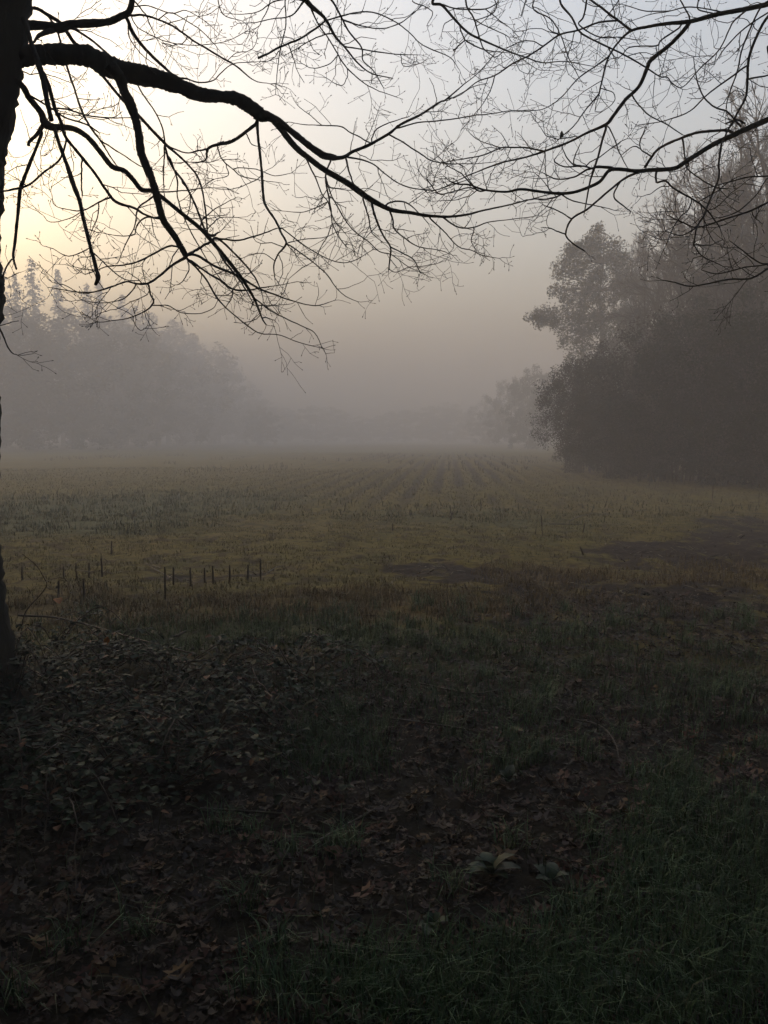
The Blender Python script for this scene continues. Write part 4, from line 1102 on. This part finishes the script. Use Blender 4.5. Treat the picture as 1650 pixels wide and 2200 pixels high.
# fallen leaves
def leaf_template(kind):
    if kind == 0:      # lobed
        half_ = [(.0, .0), (.10, .05), (.16, .20), (.10, .27), (.26, .38), (.34, .52), (.20, .56), (.30, .74), (.17, .82), (.0, 1.0)]
    elif kind == 1:    # maple like
        half_ = [(.0, .0), (.12, .10), (.38, .10), (.26, .28), (.52, .50), (.30, .50), (.22, .66), (.10, .72), (.0, 1.0)]
    else:              # ovate
        half_ = [(.0, .0), (.12, .10), (.22, .28), (.25, .48), (.20, .70), (.10, .88), (.0, 1.0)]
    h = np.array(half_)
    outl = np.vstack([h, h[-2:0:-1] * np.array([-1, 1])])
    mid = np.array([(0, t) for t in (.25, .5, .75)])
    V2 = np.vstack([outl, mid]); m0 = len(outl)
    T = []
    for i in range(m0):
        j = (i + 1) % m0
        ym = (outl[i, 1] + outl[j, 1]) / 2
        T.append((i, j, m0 + (0 if ym < .38 else 1 if ym < .63 else 2)))
    nh = len(h)
    T += [(m0, m0 + 1, 0)] if False else []
    return V2 - np.array([0, .5]), np.array(T)
LT = []
for kd in (0, 0, 1, 2, 0, 1):
    v2, t = leaf_template(kd)
    a, b, c = rng.normal(0, .5), .5 + rng.random() * 1.3, rng.normal(0, .25)
    z = a * v2[:, 1] ** 2 + b * v2[:, 0] ** 2 * np.sign(rng.random() - .35) + c * v2[:, 0] * v2[:, 1] * 2 + rng.normal(0, .035, len(v2))
    LT.append((np.column_stack([v2, z]), t))
LEAFCOL = np.array([(.075, .028, .014), (.10, .048, .024), (.052, .02, .012), (.11, .07, .045), (.085, .026, .014), (.13, .095, .068), (.05, .036, .026), (.10, .055, .018)])
def leafcols(n):
    return LEAFCOL[rng.integers(0, len(LEAFCOL), n)] * (.08 + .5 * rng.random((n, 1)) ** 1.5)
pl = sample(34000, -4.5, 4.5, 1.85, 8.2, lambda z: z['litter'], 1., 0)
pl[:, 2] += .008 + .022 * rng.random(len(pl))
order = np.argsort(pl[:, 1])
pl = pl[order]
near_n = 300
pick = np.zeros(len(pl), bool)
cand = np.where((pl[:, 1] < 4.2))[0]
pick[rng.choice(cand, near_n, replace=False)] = True
rest = pl[~pick]
parts = []
for i, (tv, tf) in enumerate(LT):
    q = rest[i::len(LT)]
    parts.append(scatter(tv, tf, q, .03 + .065 * rng.random(len(q)) ** 1.3, rots(len(q), .25), leafcols(len(q))))
leaf_litter = stuff('leaf_litter', parts, M['litter'], 'brown wet fallen leaves carpeting the shaded foreground', 'leaf litter')
print('litter', len(pl))
LM = []
for i in range(18):
    tv, tf = LT[i % len(LT)]
    c = np.tile(leafcols(1)[0] * 1.25, (len(tv), 1)) * (1 + .15 * rng.normal(0, 1, (len(tv), 1)))
    o = mesh_np('leaf', tv, tf, M['litter'], leaf_litter, col=np.clip(c, .005, 1), smooth=True)
    LM.append(o)
Ms = rots(near_n, .3)
from mathutils import Matrix
for i, p in enumerate(pl[pick]):
    if i < len(LM): o = LM[i]
    else:
        o = LM[i % len(LM)].copy(); COL.objects.link(o); o.name = 'leaf'; o.parent = leaf_litter
    s = .05 + .06 * random.random()
    m = Matrix([list(r) for r in Ms[i]]).to_4x4()
    o.matrix_local = Matrix.Translation((p[0], p[1], p[2] + .02)) @ m @ Matrix.Scale(s, 4)

# ------------------------------------------------------------------ brambles
bl2 = np.array([(0, 0), (.26, .18), (.36, .42), (.28, .68), (.12, .9), (0, 1), (-.12, .9), (-.28, .68), (-.36, .42), (-.26, .18)])
BLV = np.vstack([np.column_stack([bl2, np.abs(bl2[:, 0]) * .35 - .12 * bl2[:, 1] ** 2]), [(0, .3, 0), (0, .65, -.05)]])
BLT = np.array([(0, 1, 10), (1, 2, 10), (2, 3, 11), (3, 4, 11), (4, 5, 11), (5, 6, 11), (6, 7, 11), (7, 8, 11), (8, 9, 10), (9, 0, 10), (2, 11, 10), (8, 10, 11)])
def leaf_obj(name, p, s, rot, colr, parent, label=None, tmpl=None):
    tv, tf = tmpl or (BLV, BLT)
    V, Fa, Cc = scatter(tv, tf, np.array([p]), np.array([s]), np.array([rot]), np.array([colr]))
    o = mesh_np(name, V, Fa, M['bramble'], col=Cc, smooth=True)
    attach(o, parent)
    if label: o['label'] = label
    return o
def bramble(px, py, nc, reach, hgt, nleaf, label, group='low brambles on the left', fill=60):
    x, y, z = gpt(px, py)
    root = empty('bramble', (x, y, z))
    tag(root, label, 'bramble', group)
    P, Mx, S = [], [], []
    cn = MB()
    for c in range(nc):
        a = rng.random() * 6.28; L = reach * (.6 + .6 * rng.random()); h = hgt * (.5 + .7 * rng.random())
        t = np.linspace(0, 1, 9)
        wig = np.cumsum(rng.normal(0, .02, 9))
        X = x + math.cos(a) * L * t + wig; Y = y + math.sin(a) * L * t - wig
        Zc = hz(X, Y) + np.maximum(.0, h * np.sin(np.minimum(t * 1.12, 1) * math.pi * .93) + .02)
        pp = np.stack([X, Y, Zc], -1)
        cn.tube(pp, np.linspace(.0045, .0018, 9), 5)
        for _ in range(nleaf // nc):
            u = .08 + .92 * rng.random(); i = min(7, int(u * 8)); q = pp[i] + (pp[i + 1] - pp[i]) * (u * 8 - i)
            b = rng.random() * 6.28
            e = q + np.array([math.cos(b), math.sin(b), .4]) * .035
            cn.tube(np.array([q, (q + e) / 2 + [0, 0, .006], e]), .0011, 3)
            for k in (-1, 0, 1):
                yaw = b - 1.57 + k * 1.0 + rng.normal(0, .15)
                cyw, syw = math.cos(yaw), math.sin(yaw); pt = rng.normal(-.1, .28); ro = rng.normal(0, .22)
                Rz = np.array([[cyw, -syw, 0], [syw, cyw, 0], [0, 0, 1]])
                Rx = np.array([[1, 0, 0], [0, math.cos(pt), -math.sin(pt)], [0, math.sin(pt), math.cos(pt)]])
                Ry = np.array([[math.cos(ro), 0, math.sin(ro)], [0, 1, 0], [-math.sin(ro), 0, math.cos(ro)]])
                P.append(e); Mx.append(Rz @ Rx @ Ry); S.append((.046 if k == 0 else .036) * (.4 + .8 * rng.random()))
    for _ in range(fill):
        a = rng.random() * 6.28; d = reach * .8 * rng.random() ** .6
        X, Y = x + math.cos(a) * d, y + math.sin(a) * d
        P.append(np.array([X, Y, float(hz(X, Y)) + .02 + hgt * .5 * rng.random()])); Mx.append(rots(1, .25)[0]); S.append(.03 + .02 * rng.random())
    attach(cn.build('canes', M['cane']), root)
    P, Mx, S = np.array(P), np.array(Mx), np.array(S)
    u = rng.random((len(P), 1))
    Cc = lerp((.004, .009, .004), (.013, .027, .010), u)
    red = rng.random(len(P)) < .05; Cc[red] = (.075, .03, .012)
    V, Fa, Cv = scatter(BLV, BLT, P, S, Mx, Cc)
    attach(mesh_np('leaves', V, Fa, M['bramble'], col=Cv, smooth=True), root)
    return root
BR = [(90, 1480), (230, 1450), (360, 1470), (470, 1500), (560, 1540), (160, 1560), (320, 1570), (440, 1610), (60, 1640), (240, 1660), (380, 1690), (120, 1740), (640, 1470)]
BRL = ['bramble patch at the foot of the leaning trunk', 'bramble patch under the level fallen branch on the left', 'bramble patch right below the end of the level fallen branch',
       'bramble patch at the right end of the fallen branches', 'bramble patch at the right border of the brambles, beside the grass', 'bramble patch below the level fallen branch, near the trunk',
       'bramble patch in the middle of the dark bramble bed', 'bramble patch at the lower right of the bramble bed, against the litter', 'bramble patch at the left picture edge below the trunk',
       'bramble patch in the lower middle of the bramble bed', 'bramble patch above the straight thin stick in the litter', 'lowest bramble patch by the left picture edge', 'small outlying bramble patch in the verge grass right of the others']
for i, (px, py) in enumerate(BR):
    bramble(px, py, 10, .65, .22, 170, BRL[i], fill=120)
bramble(25, 1520, 10, .4, .34, 150, 'thick bramble patch hiding the base of the leaning trunk', fill=120)
b1 = bramble(120, 1400, 5, .6, .30, 60, 'bramble against the leaning trunk with a bare looping cane and orange leaf', 'low brambles on the left', 70)
# the bare looping cane
cn = MB()
def cane(pts, y, w0, w1):
    S = smooth_path(np.array([(p[0], p[1]) for p in pts], float), 6)
    P = unproj(S[:, 0], S[:, 1], y + .15 * np.sin(np.linspace(0, 3, len(S))))
    cn.tube(P, np.linspace(w0, w1, len(S)), 5)
yb = gpt(60, 1430)[1]
cane([(30, 1440), (45, 1360), (55, 1315), (85, 1280), (100, 1258), (96, 1244), (78, 1215), (48, 1190)], yb, .0048, .002)
cane([(99, 1250), (112, 1244), (135, 1242), (150, 1255), (154, 1268)], yb, .003, .0015)
cane([(100, 1262), (122, 1272), (128, 1290)], yb, .002, .001)
cane([(245, 1400), (238, 1350), (225, 1300), (208, 1275)], gpt(245, 1420)[1], .003, .0012)
cane([(115, 1335), (150, 1318), (184, 1310)], yb, .0025, .001)
attach(cn.build('arching_cane', M['cane']), b1)
o = leaf_obj('orange_leaf', unproj(122, 1285, yb), .085, rots(1, .5)[0], (.16, .055, .012), b1, 'large drooping orange leaf')
b2 = bramble(240, 1410, 5, .6, .24, 60, 'bramble with one bright orange leaf beside the dark fallen branch', 'low brambles on the left', 70)
leaf_obj('orange_leaf', unproj(228, 1390, gpt(240, 1410)[1] - .1), .075, np.array([[1, 0, 0], [0, .35, -.93], [0, .93, .35]]), (.26, .09, .014), b2, 'bright orange leaf facing the viewer')

# ------------------------------------------------------------------ broad-leaved plants in the litter
dl2 = np.array([(0, 0), (.10, .08), (.17, .25), (.19, .45), (.15, .7), (.07, .9), (0, 1), (-.07, .9), (-.15, .7), (-.19, .45), (-.17, .25), (-.10, .08)])
DLV = np.vstack([np.column_stack([dl2, .28 * np.sin(dl2[:, 1] * 2.4) + .25 * np.abs(dl2[:, 0])]), [(0, t, .28 * math.sin(t * 2.4)) for t in (.3, .65)]])
DLT = np.array([(0, 1, 12), (1, 2, 12), (2, 3, 12), (3, 4, 13), (4, 5, 13), (5, 6, 13), (6, 7, 13), (7, 8, 13), (8, 9, 13), (9, 10, 12), (10, 11, 12), (11, 0, 12), (3, 13, 12), (9, 12, 13)])
def dock(px, py, n, size, label, cat='plant', wide=1.):
    x, y, z = gpt(px, py)
    root = empty('broad_leaved_plant', (x, y, z)); tag(root, label, cat, 'broad-leaved plants in the litter')
    for k in range(n):
        a = k * 6.283 / n + rng.normal(0, .3); t = -.15 + .75 * rng.random()
        ca, sa = math.cos(a), math.sin(a)
        Rz = np.array([[ca, -sa, 0], [sa, ca, 0], [0, 0, 1]]); Rx = np.array([[1, 0, 0], [0, math.cos(t), -math.sin(t)], [0, math.sin(t), math.cos(t)]])
        V, Fa, Cc = scatter(DLV * np.array([wide, 1, 1]), DLT, np.array([(x, y, z + .02)]), np.array([size * (.55 + .65 * rng.random())]), np.array([Rz @ Rx]), np.array([lerp((.03, .075, .022), (.05, .11, .035), rng.random())]))
        attach(mesh_np('leaf', V, Fa, M['dock'], col=Cc * .22, smooth=True), root)
dock(1055, 1890, 11, .105, 'bright green broad-leaved plant, largest in the middle of the litter', wide=1.3)
dock(1185, 1905, 8, .07, 'small green plant just right of the largest broad-leaved one', wide=1.5)
dock(930, 2000, 7, .06, 'small round-leaved plant at the upper edge of the bottom grass', wide=2.)
dock(1480, 1950, 8, .065, 'pale round-leaved plant by the right foreground grass', wide=2.)
dock(1090, 1690, 9, .08, 'dull green plant above the middle of the litter', wide=1.4)
dock(270, 1745, 7, .06, 'small green plant below the brambles', wide=1.5)
dock(1330, 2140, 7, .05, 'small round-leaved plant low in the foreground grass', wide=2.)

# ------------------------------------------------------------------ cut maize stalks
def stalk_mesh(H, r, lean, jag=True):
    mb = MB()
    t = np.linspace(0, 1, 7)
    P = np.stack([lean[0] * t * H, lean[1] * t * H, -.03 + (H + .03) * t], -1)
    rad = np.full(7, r) * (1 - .25 * t); rad[2] *= 1.2; rad[4] *= 1.15
    mb.tube(P, rad, 6, lump=.08)
    if jag:                                               # torn sheath
        b = P[2]; a = rng.random() * 6.28; d = np.array([math.cos(a), math.sin(a), 0])
        s = np.array([-d[1], d[0], 0]) * r * .9
        mb.add([b - s, b + s, b + d * r * 3 + [0, 0, H * .16] - s * .6, b + d * r * 3 + [0, 0, H * .16] + s * .6, b + d * r * 7 + [0, 0, H * .10]], [(0, 1, 2), (1, 3, 2), (2, 3, 4)])
    return mb
ORD = ['first', 'second', 'third', 'fourth', 'fifth', 'sixth', 'seventh', 'eighth']
ROWA = [(355, 1218, 1288), (373, 1220, 1257), (410, 1220, 1259), (440, 1220, 1252), (458, 1216, 1254), (494, 1214, 1252), (532, 1214, 1247), (560, 1201, 1247)]
ROWB = [(47, 1218, 1247), (137, 1217, 1241), (165, 1209, 1242), (191, 1209, 1241), (220, 1199, 1239)]
OTHER = [(239, 1162, 1191, 'lone cut stalk behind the left group of stalks', .0), (125, 1248, 1288, 'cut stalk in front of the left group, beside the bare cane', 0.), (181, 1248, 1290, 'thick cut stalk in front of the left group, right of the bare cane', .05),
         (283, 1099, 1114, 'small far stalk alone on the left slope of the field', .3), (732, 1094, 1107, 'small far stalk alone in the middle of the field', 0.), (1165, 1108, 1134, 'dark leaning stalk beside the stick on the right field', -.08),
         (843, 1124, 1140, 'short stub in the middle of the field', 0.), (1255, 1174, 1192, 'stalk leaning left above the dark soil on the right', -.5), (1530, 1040, 1075, 'dark stalk at the foot of the right thicket', .05), (1298, 1068, 1090, 'stub left of the dark soil below the right thicket', .3)]
def put_stalk(px, ty, by, label, group, lean=0.):
    x, y, z = gpt(px, by)
    H = (by - ty) / F_PX * y * 1.02
    o = stalk_mesh(H, .009 + .004 * rng.random(), (lean + rng.normal(0, .03), rng.normal(0, .05))).build('maize_stalk', M['stalk'])
    o.location = (x, y, z)
    tag(o, label, 'maize stalk', group)
for i, (a, b, c) in enumerate(ROWA):
    put_stalk(a, b, c, f'{ORD[i]} cut stalk from the left in the row of eight by the soil', 'cut maize stalks in the near rows')
for i, (a, b, c) in enumerate(ROWB):
    put_stalk(a, b, c, f'{ORD[i]} cut stalk from the left trunk in the sparse left row', 'cut maize stalks in the near rows')
for a, b, c, lab, ln in OTHER:
    put_stalk(a, b, c, lab, 'cut maize stalks in the near rows', ln)
# stubble in rows further out
base_st = [stalk_mesh(.20, .011, (rng.normal(0, .12), rng.normal(0, .12))).build('stubble_stalk', M['stalk']) for _ in range(6)]
spots = []
for rI in range(-40, 44):
    u = rI * .75 * 1.0
    d = 13.
    while d < 75:
        d += .16 + .22 * rng.random()
        x = u * math.cos(ROW_AZ) + d * math.sin(ROW_AZ); y = d * math.cos(ROW_AZ) - u * math.sin(ROW_AZ)
        if abs(x) > y * .47: continue
        if fbm(np.array([x * .35 + 70]), np.array([y * .22]), 3)[0] < .56 + .10 * (x < -2): continue
        if rng.random() < .62: continue
        spots.append((x + rng.normal(0, .05), y))
for px in np.arange(1395, 1650, 9.5):                       # standing stalks along the thicket
    x, y, _ = gpt(px + rng.normal(0, 3), 1040 + rng.normal(0, 7)); spots.append((x, y))
spots.sort(key=lambda s: s[1])
print('stubble', len(spots))
NI = 260
for i, (x, y) in enumerate(spots[:NI]):
    o = base_st[i] if i < 6 else base_st[i % 6].copy()
    if i >= 6: COL.objects.link(o); o.name = 'stubble_stalk'
    o.location = (x, y, float(hz(x, y))); o.rotation_euler = (rng.normal(0, .22), rng.normal(0, .22), rng.random() * 6.28)
    s = .4 + .6 * rng.random(); o.scale = (s, s, s)
    tag(o, 'short dark stub of a cut maize stalk in the field rows', 'maize stub', 'maize stubble in the field rows')
mb = MB()
for x, y in spots[NI:]:
    h = .1 + .16 * rng.random(); l = rng.normal(0, .06, 2); z = float(hz(x, y))
    mb.tube(np.array([(x, y, z - .02), (x + l[0] * .5, y + l[1], z + h * .5), (x + l[0], y + l[1], z + h)]), [.014, .013, .010], 4)
o = mb.build('far_stubble', M['stalk']); tag(o, 'distant rows of maize stubble fading into the mist', 'stubble', kind='stuff')

# ------------------------------------------------------------------ fallen sticks and branches
def stick(pts, w, label, lift=.02, side=3, name='fallen_branch'):
    pts3 = []
    for px, py in pts:
        x, y, z = gpt(px, py); pts3.append((x, y, z + lift))
    S = smooth_path(np.array(pts3), 4)
    S[:, 2] = np.maximum(S[:, 2], hz(S[:, 0], S[:, 1]) + w * .6)
    mb = MB(); n = len(S)
    mb.tube(S, np.linspace(w, w * .45, n), 6, lump=.12)
    for _ in range(side):
        i = int(n * (.25 + .6 * rng.random())); d = S[min(n - 1, i + 1)] - S[i - 1]; d /= np.linalg.norm(d)
        e = d * .7 + np.array([rng.normal(0, .4), rng.normal(0, .4), .35 + .3 * rng.random()])
        L = .06 + .14 * rng.random()
        mb.tube(np.array([S[i], S[i] + e * L * .5, S[i] + e * L + [0, 0, .01]]), [w * .45, w * .3, w * .2], 4)
    root = empty(name, tuple(S[0]))
    o = mb.build('fallen_branch', M['stick'])
    D.objects.remove(root)
    tag(o, label, 'branch', 'fallen branches')
    return o
stick([(40, 1347), (120, 1352), (200, 1372), (290, 1400), (420, 1437)], .010, 'long dark fallen branch sloping through the brambles on the left', .10, 5)
stick([(200, 1428), (300, 1440), (380, 1445), (450, 1440)], .011, 'thick dark fallen branch lying level in the left brambles', .07, 4)
stick([(380, 1383), (400, 1372)], .012, 'short dark stick at the edge of the verge grass', .06, 1)
stick([(850, 1128), (1180, 1128), (1250, 1129)][1:], .012, 'straight stick lying flat on the right field', .02, 0)
stick([(1222, 1127), (1240, 1118), (1275, 1110)], .010, 'bowed stick crossing the straight one on the right field', .06, 0)
stick([(1475, 1304), (1530, 1316), (1590, 1330), (1660, 1340)], .007, 'thin dark branch on the bare soil at the right edge', .04, 3)
stick([(1450, 1354), (1520, 1350), (1575, 1342)], .006, 'thin dark branch below the one at the right edge', .03, 2)
stick([(1230, 1560), (1290, 1575), (1320, 1610), (1330, 1650)], .005, 'thin bent twig in the litter on the right', .04, 1)
stick([(840, 1555), (960, 1572), (1060, 1592), (1130, 1622)], .006, 'long thin stick lying in the litter right of the brambles', .03, 2)
stick([(560, 1990), (580, 2015), (592, 2045)], .007, 'short pale stick in the dark leaf litter', .03, 0)
stick([(430, 1752), (520, 1757), (610, 1762)], .006, 'straight thin stick at the lower edge of the brambles', .03, 1)
stick([(680, 1825), (740, 1790), (820, 1745)], .006, 'slanting thin stick in the middle leaf litter', .03, 1)
stick([(370, 1250), (330, 1228), (310, 1212)], .006, 'thin stick leaning against the first stalk of the row', .04, 0)
stick([(345, 1228), (312, 1220)], .007, 'short stick lying behind the first stalk of the row', .05, 0)
stick([(575, 1238), (595, 1224)], .008, 'short stick leaning up right of the row of eight stalks', .04, 0)
stick([(165, 1248), (205, 1254)], .008, 'short stick lying between the two front left stalks', .12, 0)
stick([(900, 1478), (1010, 1500), (1080, 1490)], .007, 'dark stick half buried in the middle foreground grass', .03, 2)


# ------------------------------------------------------------------ haze
hm = D.materials.new('morning_mist'); hm.use_nodes = True
nt = hm.node_tree
for n in list(nt.nodes):
    if n.type != 'OUTPUT_MATERIAL': nt.nodes.remove(n)
out = [n for n in nt.nodes if n.type == 'OUTPUT_MATERIAL'][0]
pv = nt.nodes.new('ShaderNodeVolumePrincipled')
pv.inputs['Color'].default_value = (.57, .555, .565, 1)
pv.inputs['Density'].default_value = HAZE_DENSITY
pv.inputs['Anisotropy'].default_value = 0.0
nt.links.new(pv.outputs[0], out.inputs['Volume'])
hx, hy0, hy1, hb, ht = 660., -660., 680., -6.0, HAZE_TOP
HV = np.array([(x, y, z) for z in (hb, ht) for y in (hy0, hy1) for x in (-hx, hx)])
HQ = np.array([(0, 2, 3, 1), (4, 5, 7, 6), (0, 1, 5, 4), (2, 6, 7, 3), (0, 4, 6, 2), (1, 3, 7, 5)])
haze = mesh_np('haze', HV, HQ, hm)
tag(haze, 'grey morning mist hanging over the whole field', 'mist', kind='stuff')
